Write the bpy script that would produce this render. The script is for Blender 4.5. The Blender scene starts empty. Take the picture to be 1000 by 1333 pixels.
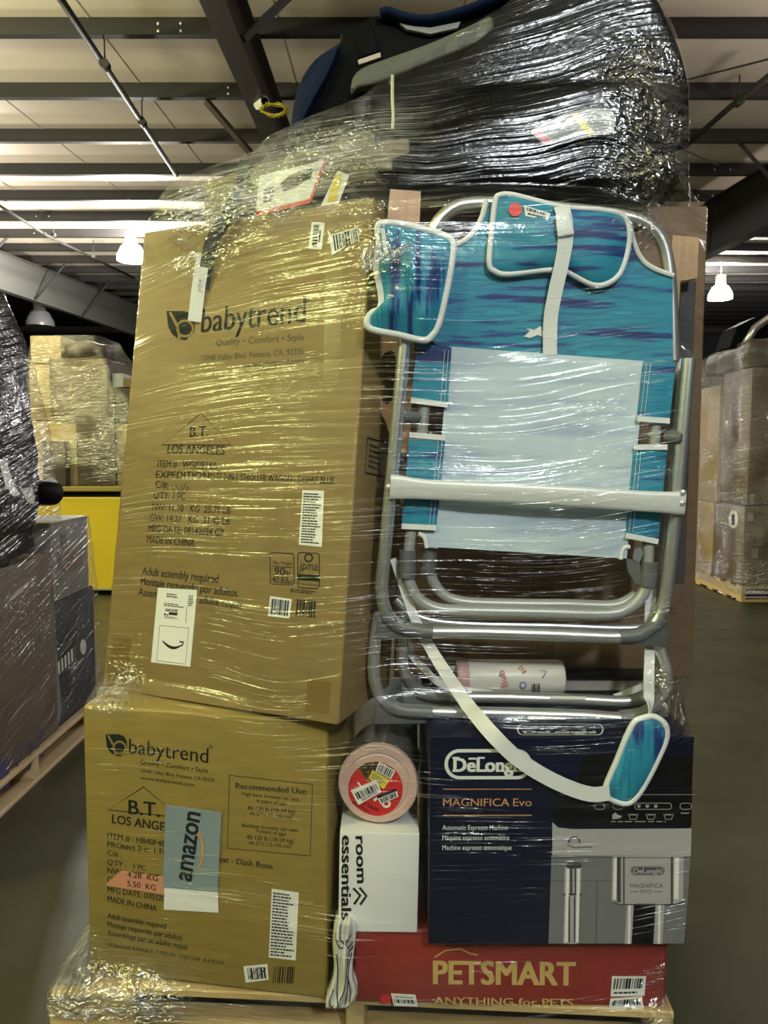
import bpy, bmesh, math, random
import numpy as np
from mathutils import Vector, Matrix, noise
from mathutils.bvhtree import BVHTree
random.seed(7)
rng = np.random.default_rng(3)
S = bpy.context.scene
COL = S.collection
V = Vector

# ------------------------------------------------------------------ camera, world, lights, exposure
FPX = 970.0                       # focal length in pixels of the 1000 x 1333 frame
CAM_H = 1.30
PITCH = math.atan((666.5 - 590) / FPX)
CAM = V((0, 0, CAM_H))
FWD = V((0, math.cos(PITCH), -math.sin(PITCH)))
UPV = V((0, math.sin(PITCH), math.cos(PITCH)))
cam = bpy.data.cameras.new('camera')
cam.sensor_fit = 'VERTICAL'; cam.sensor_height = 36; cam.lens = FPX / 1333 * 36
cam.clip_start = 0.02; cam.clip_end = 200
cam_o = bpy.data.objects.new('camera', cam); COL.objects.link(cam_o)
cam_o.location = CAM; cam_o.rotation_euler = (math.pi / 2 - PITCH, 0, 0)
S.camera = cam_o

wd = bpy.data.worlds.new('world'); S.world = wd; wd.use_nodes = True
wd.node_tree.nodes['Background'].inputs[0].default_value = (0.8, 0.85, 0.75, 1)
wd.node_tree.nodes['Background'].inputs[1].default_value = 0.035

def lamp(name, loc, power, color, radius=0.2):
    l = bpy.data.lights.new(name, 'POINT'); l.energy = power; l.color = color; l.shadow_soft_size = radius
    o = bpy.data.objects.new(name, l); COL.objects.link(o); o.location = loc
    return o
# high bay lamps of the hall behind the photographer, then two added side fills
lamp('lamp_light_yellow', (-4.3, -0.4, 3.95), 400, (0.95, 1.0, 0.38), 0.2)
lamp('lamp_light_yellow', (-1.7, -1.9, 3.85), 180, (0.97, 1.0, 0.55), 0.2)
lamp('lamp_light_white', (1.2, -2.6, 3.85), 500, (0.92, 0.98, 1.0), 0.2)
lamp('fill_light_left', (-5.4, 4.4, 4.2), 800, (1.0, 0.95, 0.50), 0.2)  # added fill out of frame, brightens the bin load and the roof
lamp('fill_light_right', (5.4, 7.2, 4.2), 80, (1.0, 0.90, 0.82), 0.2)  # added fill out of frame, lifts the roof on the right
def roof_fill(loc, power, color):              # added unseen spots aimed upwards to brighten the roof
    l = bpy.data.lights.new('roof_uplight', 'SPOT'); l.energy = power; l.color = color; l.spot_size = math.radians(168); l.spot_blend = .3; l.shadow_soft_size = .25
    o = bpy.data.objects.new('roof_uplight', l); COL.objects.link(o); o.location = loc; o.rotation_euler = (math.pi, 0, 0)
for x_, y_, p_ in ((-7.8, 8.2, 620), (7.6, 8.6, 170), (-8.2, 11.5, 560), (8.6, 12.5, 170), (-4.4, 5.2, 190), (4.4, 5.4, 100), (-8.2, 15.5, 600)):
    roof_fill((x_, y_, 3.9), p_, (1.0, .90, .74) if x_ < 0 else (1.0, .84, .74))
S.view_settings.view_transform = 'Standard'; S.view_settings.look = 'None'
S.view_settings.exposure = 0.0; S.view_settings.gamma = 1.0; S.view_settings.use_curve_mapping = False
S.cycles.transparent_max_bounces = 24
S.cycles.max_bounces = 8
S.cycles.sample_clamp_indirect = 4.0

# ------------------------------------------------------------------ pixel helpers
def ray(px, py):
    return FWD + V((1, 0, 0)) * ((px - 500) / FPX) - UPV * ((py - 666.5) / FPX)
def at(px, py, Y):
    d = ray(px, py)
    return CAM + d * (Y / d.y)
def atx(px, py, X):
    d = ray(px, py)
    return CAM + d * (X / d.x)
def atz(px, py, z):
    d = ray(px, py)
    return CAM + d * ((z - CAM_H) / d.z)

class Frame:
    """local frame of a flat face: o + u*ex + v*ez, ey points into the thing"""
    def __init__(s, o, yaw=0, pitch=0, roll=0, ex=None, ez=None):
        s.o = V(o)
        if ex is None:
            R = Matrix.Rotation(math.radians(yaw), 3, 'Z') @ Matrix.Rotation(math.radians(pitch), 3, 'X') @ Matrix.Rotation(math.radians(roll), 3, 'Y')
            s.ex, s.ey, s.ez = R @ V((1, 0, 0)), R @ V((0, 1, 0)), R @ V((0, 0, 1))
        else:
            s.ex, s.ez = V(ex).normalized(), V(ez).normalized()
            s.ey = s.ez.cross(s.ex).normalized()
    def P(s, u, v, w=0.0):
        return s.o + s.ex * u + s.ez * v + s.ey * w
    def uv(s, px, py):
        d = ray(px, py); t = (s.o - CAM).dot(s.ey) / d.dot(s.ey)
        h = CAM + d * t - s.o
        return (h.dot(s.ex), h.dot(s.ez))

# ------------------------------------------------------------------ geometry
ORIG = {}
WRAPPED = []                      # world geometry that the stretch film is drawn over

def catmull(pts, n=8, closed=False):
    pts = [V(p) for p in pts]; out = []
    N = len(pts); rngi = range(N if closed else N - 1)
    for i in rngi:
        if closed: p0, p1, p2, p3 = pts[i - 1], pts[i], pts[(i + 1) % N], pts[(i + 2) % N]
        else: p0, p1, p2, p3 = pts[max(i - 1, 0)], pts[i], pts[i + 1], pts[min(i + 2, N - 1)]
        for k in range(n):
            t = k / n
            out.append(0.5 * ((2 * p1) + (p2 - p0) * t + (2 * p0 - 5 * p1 + 4 * p2 - p3) * t * t + (3 * p1 - p0 - 3 * p2 + p3) * t ** 3))
    if not closed: out.append(pts[-1])
    return out

class Geo:
    def __init__(s): s.v = []; s.f = []
    def add(s, v, f):
        b = len(s.v); s.v += [V(p) for p in v]; s.f += [tuple(i + b for i in q) for q in f]; return s
    def hexa(s, p):               # 8 corner points: bottom 0-3, top 4-7
        return s.add(p, [(0, 3, 2, 1), (4, 5, 6, 7), (0, 1, 5, 4), (1, 2, 6, 5), (2, 3, 7, 6), (3, 0, 4, 7)])
    def fbox(s, F, u0, u1, v0, v1, w0, w1):
        return s.hexa([F.P(u0, v0, w0), F.P(u1, v0, w0), F.P(u1, v0, w1), F.P(u0, v0, w1), F.P(u0, v1, w0), F.P(u1, v1, w0), F.P(u1, v1, w1), F.P(u0, v1, w1)])
    def box(s, x0, x1, y0, y1, z0, z1):
        return s.fbox(Frame((0, 0, 0)), x0, x1, z0, z1, y0, y1)
    def bevel(s, d=0.004, n=2):
        bm = bmesh.new(); vs = [bm.verts.new(p) for p in s.v]
        for q in s.f:
            try: bm.faces.new([vs[i] for i in q])
            except ValueError: pass
        bmesh.ops.recalc_face_normals(bm, faces=bm.faces)
        bmesh.ops.bevel(bm, geom=list(bm.edges), offset=d, segments=n, affect='EDGES', profile=0.5)
        bm.verts.index_update()
        s.v = [v.co.copy() for v in bm.verts]; s.f = [tuple(v.index for v in f.verts) for f in bm.faces]; bm.free(); return s
    def tube(s, pts, r, seg=12, sx=1.0, flat=None, caps=True):
        pts = [V(p) for p in pts]; n = len(pts)
        rs = r if isinstance(r, (list, tuple)) else [r] * n
        T = [(pts[min(i + 1, n - 1)] - pts[max(i - 1, 0)]).normalized() for i in range(n)]
        a = V((0, 1, 0)) if abs(T[0].y) < 0.9 else V((1, 0, 0))
        N = (a - T[0] * a.dot(T[0])).normalized(); vs = []; fs = []
        for i in range(n):
            N = (N - T[i] * N.dot(T[i])).normalized(); B = T[i].cross(N)
            for k in range(seg):
                an = 2 * math.pi * k / seg
                vs.append(pts[i] + N * (math.cos(an) * rs[i] * sx) + B * (math.sin(an) * rs[i]))
        for i in range(n - 1):
            for k in range(seg):
                k2 = (k + 1) % seg
                fs.append((i * seg + k, i * seg + k2, (i + 1) * seg + k2, (i + 1) * seg + k))
        if caps: fs += [tuple(range(seg))[::-1], tuple((n - 1) * seg + k for k in range(seg))]
        return s.add(vs, fs)
    def loop(s, pts, r, seg=8, sx=1.0):          # closed tube
        pts = [V(p) for p in pts]; n = len(pts); vs = []; fs = []
        for i in range(n):
            T = (pts[(i + 1) % n] - pts[i - 1]).normalized()
            a = V((0, 1, 0)); N = (a - T * a.dot(T)).normalized(); B = T.cross(N)
            for k in range(seg):
                an = 2 * math.pi * k / seg
                vs.append(pts[i] + N * (math.cos(an) * r * sx) + B * (math.sin(an) * r))
        for i in range(n):
            for k in range(seg):
                k2 = (k + 1) % seg; j = (i + 1) % n
                fs.append((i * seg + k, i * seg + k2, j * seg + k2, j * seg + k))
        return s.add(vs, fs)
    def prism(s, pts, d):         # planar outline pts, pushed by vector d
        n = len(pts); d = V(d)
        return s.add(list(pts) + [V(p) + d for p in pts], [tuple(range(n)), tuple(range(2 * n - 1, n - 1, -1))] + [(i, (i + 1) % n, (i + 1) % n + n, i + n) for i in range(n)])
    def ribbon(s, pts, width, side, thick):      # strap along pts
        n = len(pts); side = V(side) if not isinstance(side, list) else side; vs = []
        for i, p in enumerate(pts):
            T = (V(pts[min(i + 1, n - 1)]) - V(pts[max(i - 1, 0)])).normalized()
            B = V((T.x, 0, T.z)).cross(V((0, 1, 0))).normalized() if side == V((0, 1, 0)) else side.normalized()
            Nn = T.cross(B).normalized()
            wd_ = width[i] if isinstance(width, (list, tuple)) else width
            for q, m in ((-1, -1), (1, -1), (1, 1), (-1, 1)):
                vs.append(V(p) + B * q * wd_ / 2 + Nn * m * thick / 2)
        fs = [(0, 1, 2, 3), tuple((n - 1) * 4 + k for k in (3, 2, 1, 0))]
        for i in range(n - 1):
            for k in range(4):
                fs.append((i * 4 + k, (i + 1) * 4 + k, (i + 1) * 4 + (k + 1) % 4, i * 4 + (k + 1) % 4))
        return s.add(vs, fs)
    def puff(s, outline, nrm, thick, rings=7, back=0.25, wob=0.0):   # cushion over a star-shaped planar outline
        out = [V(p) for p in outline]; c = sum(out, V((0, 0, 0))) / len(out); nrm = V(nrm).normalized(); n = len(out)
        for sgn, th in ((1, thick), (-1, thick * back)):
            vs = []; fs = []
            for k in range(rings):
                a = k / rings; sc = 1 - a ** 1.3
                h = th * (1 - (sc) ** 3.0) ** 0.8 if sc < 1 else 0
                for p in out:
                    q = c + (p - c) * sc
                    ww = wob * noise.noise(q * 22) * min(1, a * 3) if sgn > 0 else 0
                    vs.append(q + nrm * (sgn * h + ww))
            vs.append(c + nrm * sgn * th)
            for k in range(rings - 1):
                for i in range(n):
                    j = (i + 1) % n; q = (k * n + i, k * n + j, (k + 1) * n + j, (k + 1) * n + i)
                    fs.append(q if sgn > 0 else q[::-1])
            for i in range(n):
                q = ((rings - 1) * n + i, (rings - 1) * n + (i + 1) % n, rings * n); fs.append(q if sgn > 0 else q[::-1])
            s.add(vs, fs)
        return s
    def lathe(s, prof, c, axis, seg=40):         # prof: (distance along axis, radius)
        axis = V(axis).normalized(); a = V((0, 0, 1)) if abs(axis.z) < 0.9 else V((1, 0, 0))
        N = (a - axis * a.dot(axis)).normalized(); B = axis.cross(N); vs = []; fs = []; n = len(prof); c = V(c)
        for d, r in prof:
            for k in range(seg):
                an = 2 * math.pi * k / seg; vs.append(c + axis * d + (N * math.cos(an) + B * math.sin(an)) * max(r, 1e-5))
        for i in range(n - 1):
            for k in range(seg):
                k2 = (k + 1) % seg; fs.append((i * seg + k, i * seg + k2, (i + 1) * seg + k2, (i + 1) * seg + k))
        fs += [tuple(range(seg))[::-1], tuple((n - 1) * seg + k for k in range(seg))]
        return s.add(vs, fs)
    def lump(s, x0, x1, y0, y1, z0, z1, amp=0.05, freq=4, n=14, rnd=0.35, seed=0.0):   # a bulky soft bundle
        c = V(((x0 + x1) / 2, (y0 + y1) / 2, (z0 + z1) / 2)); h = V(((x1 - x0) / 2, (y1 - y0) / 2, (z1 - z0) / 2))
        bm = bmesh.new(); bmesh.ops.create_cube(bm, size=2); bmesh.ops.subdivide_edges(bm, edges=bm.edges, cuts=n, use_grid_fill=True)
        vs = []
        for v in bm.verts:
            p = v.co.copy(); q = p.normalized() * 1.15; p = p.lerp(q, rnd)
            P = V((c.x + p.x * h.x, c.y + p.y * h.y, c.z + p.z * h.z))
            d = noise.noise(P * freq + V((seed, 0, seed))) + 0.5 * noise.noise(P * freq * 2.7 + V((0, seed, 3)))
            P += p.normalized() * amp * d; P.z = max(P.z, z0); vs.append(P)
        bm.verts.index_update(); fs = [tuple(v.index for v in f.verts) for f in bm.faces]; bm.free()
        return s.add(vs, fs)
    # ---- flat printing on a face
    def quad(s, F, pix, w):
        pts = [F.uv(*p) for p in pix]; return s.add([F.P(u, v, w) for u, v in pts], [tuple(range(len(pts)))])
    def stroke(s, F, p0, p1, wpx, w):
        a, b = V(F.uv(*p0)), V(F.uv(*p1)); k = (b - a).length / max(1e-6, (V(p1) - V(p0)).length); d = (b - a).normalized(); n = V((-d.y, d.x)) * (wpx * k / 2)
        return s.add([F.P(q.x, q.y, w) for q in (a - n, b - n, b + n, a + n)], [(0, 1, 2, 3)])
    def path(s, F, pix, wpx, w, closed=False):
        pp = list(pix) + ([pix[0]] if closed else [])
        uv = [V(F.uv(*p)) for p in pp]; k = (uv[1] - uv[0]).length / max(1e-6, (V(pp[1]) - V(pp[0])).length); n = len(uv); vs = []
        for i, q in enumerate(uv):
            if closed and i in (0, n - 1): t = (uv[1] - uv[n - 2])
            else: t = uv[min(i + 1, n - 1)] - uv[max(i - 1, 0)]
            t.normalize(); m = V((-t.y, t.x)) * (wpx[i] if isinstance(wpx, list) else wpx) * k / 2
            vs += [F.P(*(q - m), w), F.P(*(q + m), w)]
        return s.add(vs, [(2 * i, 2 * i + 2, 2 * i + 3, 2 * i + 1) for i in range(n - 1)])
    def text(s, F, body, p0, p1, cap=None, w=-0.0006, bold=0.0):
        v2, f2, x0, x1 = glyphs(body, 0.0)
        a, b = V(F.uv(*p0)), V(F.uv(*p1)); L = (b - a).length; d = (b - a).normalized(); n = V((-d.y, d.x)); sx = L / (x1 - x0)
        sy = sx if cap is None else cap * L / (V(p1) - V(p0)).length / 0.729
        shifts = [(0, 0)] if bold < .004 else ([(-bold, 0), (bold, 0)] if bold < .02 else [(-bold, -bold * .5), (bold, -bold * .5), (-bold, bold * .5), (bold, bold * .5)])
        for q, (ox, oy) in enumerate(shifts):
            s.add([F.P(*(a + d * ((x + ox - x0) * sx) + n * ((y + oy) * sy)), w - .00002 * q * (1 if w < 0 else -1)) for x, y in v2], f2)
        return s
    def bars(s, F, c, w, seed=1, n=26, along=True):   # barcode in a pixel quad TL TR BR BL
        r = random.Random(seed); t = 0.0; tl, tr, br, bl = [V(p) for p in c]; xs = []
        while t < 1: a = r.choice((1, 1, 2, 3)) / n / 1.6; b = r.choice((1, 1, 2)) / n / 1.6; xs.append((t, min(1, t + a))); t += a + b
        for a, b in xs:
            if along: q = [tl.lerp(tr, a), tl.lerp(tr, b), bl.lerp(br, b), bl.lerp(br, a)]
            else: q = [tl.lerp(bl, a), tr.lerp(br, a), tr.lerp(br, b), tl.lerp(bl, b)]
            s.quad(F, q, w)
        return s
    def lines(s, F, c, rows, w, seed=1, fill=0.55):   # rows of print too small to read, as broken dashes
        r = random.Random(seed); tl, tr, br, bl = [V(p) for p in c]
        for i in range(rows):
            t0, t1 = (i + 0.5 - fill / 2) / rows, (i + 0.5 + fill / 2) / rows; x = 0.0; end = r.uniform(0.6, 1)
            while x < end:
                l = r.uniform(0.05, 0.16); xb = min(end, x + l)
                P = lambda x, t: tl.lerp(tr, x).lerp(bl.lerp(br, x), t)
                s.quad(F, [P(x, t0), P(xb, t0), P(xb, t1), P(x, t1)], w); x = xb + r.uniform(0.02, 0.035)
        return s
    # ---- to Blender
    def obj(s, name, mat, parent=None, origin=None, smooth=False, wrap=False, fix=True):
        if wrap: WRAPPED.append((list(s.v), list(s.f)))
        og = ORIG[parent.name] if parent is not None else V(origin if origin is not None else (0, 0, 0))
        me = bpy.data.meshes.new(name); me.from_pydata([tuple(p - og) for p in s.v], [], s.f)
        if fix:
            bm = bmesh.new(); bm.from_mesh(me); bmesh.ops.recalc_face_normals(bm, faces=bm.faces); bm.to_mesh(me); bm.free()
        me.materials.append(mat)
        if smooth: me.shade_smooth() if smooth is True else me.set_sharp_from_angle(angle=smooth)
        if smooth and smooth is not True:
            for p in me.polygons: p.use_smooth = True
        o = bpy.data.objects.new(name, me); COL.objects.link(o)
        if parent is not None: o.parent = parent
        else: o.location = og
        ORIG[o.name] = og
        return o

_G = {}
def glyphs(body, bold):
    k = (body, bold)
    if k not in _G:
        c = bpy.data.curves.new('t', 'FONT'); c.body = body; c.size = 1; c.offset = bold; c.resolution_u = 3
        o = bpy.data.objects.new('t', c); COL.objects.link(o)
        me = bpy.data.meshes.new_from_object(o.evaluated_get(bpy.context.evaluated_depsgraph_get()))
        v = [(p.co.x, p.co.y) for p in me.vertices]; f = [tuple(q.vertices) for q in me.polygons]
        bpy.data.objects.remove(o); bpy.data.curves.remove(c); bpy.data.meshes.remove(me)
        _G[k] = (v, f, min(p[0] for p in v), max(p[0] for p in v))
    return _G[k]

def tag(o, label, cat, group=None):
    o['label'] = label; o['category'] = cat
    if group: o['group'] = group
    return o
def structure(o): o['kind'] = 'structure'; return o
def empty(name, loc, label, cat, group=None):
    o = bpy.data.objects.new(name, None); COL.objects.link(o); o.location = loc; o.empty_display_size = 0.05; ORIG[o.name] = V(loc)
    return tag(o, label, cat, group)

# ------------------------------------------------------------------ materials
def nodes(name):
    m = bpy.data.materials.new(name); m.use_nodes = True; nt = m.node_tree; return m, nt, nt.nodes['Principled BSDF']
def mat(name, c, rough=0.5, metal=0.0, bump=0.0, bscale=60, var=0.0, vscale=8, spec=0.5, sheen=0.0, tr=0.0):
    m, nt, b = nodes(name); N = nt.nodes; L = nt.links
    b.inputs['Base Color'].default_value = (*c, 1); b.inputs['Roughness'].default_value = rough; b.inputs['Metallic'].default_value = metal
    b.inputs['Specular IOR Level'].default_value = spec
    if sheen: b.inputs['Sheen Weight'].default_value = sheen
    tc = N.new('ShaderNodeTexCoord')
    if var:
        n = N.new('ShaderNodeTexNoise'); n.inputs['Scale'].default_value = vscale; n.inputs['Detail'].default_value = 6; L.new(tc.outputs['Object'], n.inputs['Vector'])
        r = N.new('ShaderNodeMix'); r.data_type = 'RGBA'
        r.inputs[6].default_value = (*[x * (1 - var) for x in c], 1); r.inputs[7].default_value = (*[min(1, x * (1 + var)) for x in c], 1)
        L.new(n.outputs['Fac'], r.inputs[0]); L.new(r.outputs[2], b.inputs['Base Color'])
    if bump:
        n = N.new('ShaderNodeTexNoise'); n.inputs['Scale'].default_value = bscale; n.inputs['Detail'].default_value = 4; L.new(tc.outputs['Object'], n.inputs['Vector'])
        bp = N.new('ShaderNodeBump'); bp.inputs['Strength'].default_value = bump; bp.inputs['Distance'].default_value = 0.004
        L.new(n.outputs['Fac'], bp.inputs['Height']); L.new(bp.outputs['Normal'], b.inputs['Normal'])
    return m
def emit(name, c, s):
    m, nt, b = nodes(name); b.inputs['Base Color'].default_value = (*c, 1); b.inputs['Emission Color'].default_value = (*c, 1); b.inputs['Emission Strength'].default_value = s; return m
def stretched(name, c0, c1, scale, lo, hi, rough=0.7, sv=(1, 1, 1), bump=0.0, detail=5, sheen=0.0, dist=0.0):
    """two tones mixed by a stretched noise: fabric streaks, wood grain, kraft fibres"""
    m, nt, b = nodes(name); N = nt.nodes; L = nt.links
    tc = N.new('ShaderNodeTexCoord'); mp = N.new('ShaderNodeMapping'); mp.inputs['Scale'].default_value = sv; L.new(tc.outputs['Object'], mp.inputs['Vector'])
    n = N.new('ShaderNodeTexNoise'); n.inputs['Scale'].default_value = scale; n.inputs['Detail'].default_value = detail; n.inputs['Distortion'].default_value = dist; L.new(mp.outputs[0], n.inputs['Vector'])
    r = N.new('ShaderNodeValToRGB'); r.color_ramp.elements[0].position = lo; r.color_ramp.elements[1].position = hi
    r.color_ramp.elements[0].color = (*c0, 1); r.color_ramp.elements[1].color = (*c1, 1)
    L.new(n.outputs['Fac'], r.inputs[0]); L.new(r.outputs[0], b.inputs['Base Color']); b.inputs['Roughness'].default_value = rough
    if sheen: b.inputs['Sheen Weight'].default_value = sheen
    if bump:
        bp = N.new('ShaderNodeBump'); bp.inputs['Strength'].default_value = bump; bp.inputs['Distance'].default_value = 0.003
        L.new(n.outputs['Fac'], bp.inputs['Height']); L.new(bp.outputs['Normal'], b.inputs['Normal'])
    return m

KR = (0.245, 0.168, 0.06)
m_kraft = stretched('kraft_board', [x * 0.9 for x in KR], [x * 1.07 for x in KR], 14, 0.3, 0.7, 0.62, (1, 1, 4), 0.05)
m_kraft_low = stretched('kraft_board_olive', (0.245, 0.172, 0.038), (0.295, 0.208, 0.048), 14, 0.3, 0.7, 0.6, (1, 1, 4), 0.05)
m_kraft_dk = stretched('brown_board', (0.18, 0.112, 0.058), (0.225, 0.145, 0.078), 10, 0.3, 0.7, 0.6, (1, 1, 6), 0.05)
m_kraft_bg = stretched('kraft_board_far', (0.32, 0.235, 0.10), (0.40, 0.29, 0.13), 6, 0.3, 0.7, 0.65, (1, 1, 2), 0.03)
m_tape = mat('brown_packing_tape', (0.19, 0.122, 0.04), 0.3, var=0.08)
m_ink = mat('black_ink', (0.012, 0.014, 0.013), 0.7, spec=.2)
m_ink2 = mat('soft_black_ink', (0.075, 0.065, 0.045), 0.65)
m_white = mat('white_label_paper', (0.80, 0.80, 0.77), 0.5)
m_paper = mat('white_board', (0.78, 0.79, 0.77), 0.5, var=0.02)
m_navy = mat('navy_board', (0.003, 0.005, 0.022), 0.35, var=0.1, vscale=3, spec=.25)
m_navy_ink = mat('navy_ink', (0.02, 0.018, 0.12), 0.5)
m_copper = mat('copper_ink', (0.50, 0.27, 0.13), 0.4)
m_red = stretched('red_printed_board', (0.22, 0.022, 0.016), (0.28, 0.03, 0.022), 8, 0.3, 0.7, 0.5, (1, 1, 3))
m_gold = mat('gold_ink', (0.55, 0.38, 0.13), 0.5)
m_grey_l = mat('light_grey_print', (0.40, 0.385, 0.39), 0.4, var=0.05, vscale=3)
m_grey_m = mat('mid_grey_print', (0.17, 0.17, 0.18), 0.4, var=0.06, vscale=3)
m_grey_d = mat('dark_grey_print', (0.055, 0.055, 0.06), 0.4)
m_black_pr = mat('black_print', (0.004, 0.004, 0.005), 0.4, spec=.2)
m_alu = mat('brushed_aluminium', (0.66, 0.67, 0.66), 0.33, 0.85, bump=0.03, bscale=200)
m_alu_grey = mat('grey_coated_tube', (0.37, 0.38, 0.37), 0.38, 0.25)
m_bar = mat('pale_plastic_bar', (0.62, 0.63, 0.60), 0.4, 0.15)
m_gplast = mat('grey_plastic', (0.115, 0.12, 0.122), 0.45)
m_web = mat('white_webbing', (0.74, 0.75, 0.74), 0.75, bump=0.25, bscale=700)
m_trim = mat('white_piping', (0.72, 0.74, 0.74), 0.6)
m_sling = stretched('pale_sling_cloth', (0.36, 0.43, 0.56), (0.52, 0.63, 0.70), 9, 0.33, 0.52, 0.75, (0.35, 1, 4), 0.1)
def surf_cloth(name, sv):
    m, nt, b = nodes(name); N = nt.nodes; L = nt.links
    tc = N.new('ShaderNodeTexCoord'); mp = N.new('ShaderNodeMapping'); mp.inputs['Scale'].default_value = sv; L.new(tc.outputs['Object'], mp.inputs['Vector'])
    n = N.new('ShaderNodeTexNoise'); n.inputs['Scale'].default_value = 5; n.inputs['Detail'].default_value = 5; n.inputs['Roughness'].default_value = 0.55; L.new(mp.outputs[0], n.inputs['Vector'])
    r = N.new('ShaderNodeValToRGB'); e = r.color_ramp.elements
    e[0].position = 0.37; e[0].color = (0.003, 0.020, 0.12, 1); e[1].position = 0.46; e[1].color = (0.010, 0.19, 0.32, 1)
    for p, c in ((0.42, (0.005, 0.05, 0.20)), (0.55, (0.014, 0.25, 0.36)), (0.60, (0.008, 0.15, 0.29)), (0.66, (0.02, 0.29, 0.39))):
        x = e.new(p); x.color = (*c, 1)
    L.new(n.outputs['Fac'], r.inputs[0]); L.new(r.outputs[0], b.inputs['Base Color']); b.inputs['Roughness'].default_value = 0.6
    return m
m_surf = surf_cloth('turquoise_streaked_cloth', (0.7, 1, 8.5))
m_surf_v = surf_cloth('turquoise_streaked_cloth_upright', (8.0, 1, 1.0))
m_wood = stretched('pale_wood', (0.42, 0.27, 0.14), (0.55, 0.37, 0.21), 12, 0.3, 0.7, 0.5, (5, 5, 0.5), 0.1)
m_ply = stretched('pinkish_plywood', (0.46, 0.27, 0.19), (0.56, 0.35, 0.26), 12, 0.3, 0.7, 0.5, (5, 5, 0.5), 0.08)
m_pallet = stretched('pallet_wood', (0.40, 0.27, 0.10), (0.62, 0.46, 0.22), 9, 0.3, 0.72, 0.7, (0.6, 5, 5), 0.3)
m_pallet_bg = stretched('pallet_wood_far', (0.50, 0.36, 0.20), (0.66, 0.50, 0.30), 6, 0.3, 0.7, 0.7, (3, 0.6, 3), 0.3)
m_blk = mat('black_moulded_plastic', (0.003, 0.0032, 0.0036), 0.6, bump=0.06, bscale=90, spec=.05)
m_blk_cloth = mat('black_cloth', (0.004, 0.004, 0.005), 0.85, bump=0.3, bscale=300, spec=.03)
m_navy_cloth = mat('navy_cloth', (0.006, 0.011, 0.032), 0.8, bump=0.2, bscale=400, spec=.05)
m_armgrey = mat('olive_grey_plastic', (0.09, 0.093, 0.07), 0.5, spec=.2)
m_strap = mat('black_strap', (0.012, 0.016, 0.017), 0.7, bump=0.3, bscale=500)
m_pink = mat('pink_metal_lid', (0.62, 0.42, 0.37), 0.35)
m_redlab = mat('red_label', (0.58, 0.02, 0.025), 0.4)
m_yel = mat('yellow_sticker', (0.72, 0.60, 0.06), 0.5)
m_pinksticker = mat('salmon_sticker', (0.62, 0.27, 0.16), 0.6)
m_bluegrey = mat('blue_grey_mailer', (0.235, 0.30, 0.33), 0.4)
m_orange = mat('orange_ink', (0.72, 0.32, 0.04), 0.5)
m_pinkcap = mat('dusty_pink_plastic', (0.56, 0.33, 0.32), 0.45)
m_bottle = mat('white_bottle', (0.70, 0.67, 0.60), 0.35)
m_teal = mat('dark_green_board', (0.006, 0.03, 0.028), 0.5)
m_yellow = mat('yellow_painted_steel', (0.50, 0.37, 0.012), 0.5, var=0.12, vscale=3)
m_green = mat('green_foil', (0.05, 0.55, 0.03), 0.3)
# ------------------------------------------------------------------ the hall
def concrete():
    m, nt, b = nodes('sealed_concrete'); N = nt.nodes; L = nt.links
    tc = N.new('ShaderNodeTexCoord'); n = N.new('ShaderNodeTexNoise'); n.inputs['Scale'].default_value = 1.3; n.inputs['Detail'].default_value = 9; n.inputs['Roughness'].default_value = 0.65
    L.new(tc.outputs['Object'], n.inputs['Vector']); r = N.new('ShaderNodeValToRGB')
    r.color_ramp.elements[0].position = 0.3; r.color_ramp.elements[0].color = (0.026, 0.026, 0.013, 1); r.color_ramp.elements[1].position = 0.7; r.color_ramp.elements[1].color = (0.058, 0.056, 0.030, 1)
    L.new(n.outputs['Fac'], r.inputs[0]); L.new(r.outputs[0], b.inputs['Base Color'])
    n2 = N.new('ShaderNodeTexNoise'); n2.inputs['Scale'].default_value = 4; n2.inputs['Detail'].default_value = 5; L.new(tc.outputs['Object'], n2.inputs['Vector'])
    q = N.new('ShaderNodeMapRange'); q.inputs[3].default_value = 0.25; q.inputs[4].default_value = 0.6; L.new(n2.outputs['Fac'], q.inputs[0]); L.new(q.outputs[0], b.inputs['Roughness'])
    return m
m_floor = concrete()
m_insul = mat('white_insulation_facing', (0.66, 0.60, 0.50), 0.45, bump=0.25, bscale=3, var=0.06, vscale=2)
m_steel = mat('black_painted_steel', (0.014, 0.013, 0.013), 0.55, var=0.2, vscale=2)
m_steel_lt = mat('brown_primed_steel', (0.06, 0.05, 0.045), 0.55)
m_steel_gr = mat('grey_primed_steel', (0.15, 0.15, 0.14), 0.6)
m_wall = mat('dark_hall_wall', (0.03, 0.03, 0.034), 0.8, var=0.15, vscale=1)
m_pipe = mat('grey_pipe', (0.045, 0.043, 0.04), 0.65, spec=.2)
m_galv = mat('galvanised_bolt', (0.6, 0.6, 0.58), 0.4, 0.6)

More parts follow.
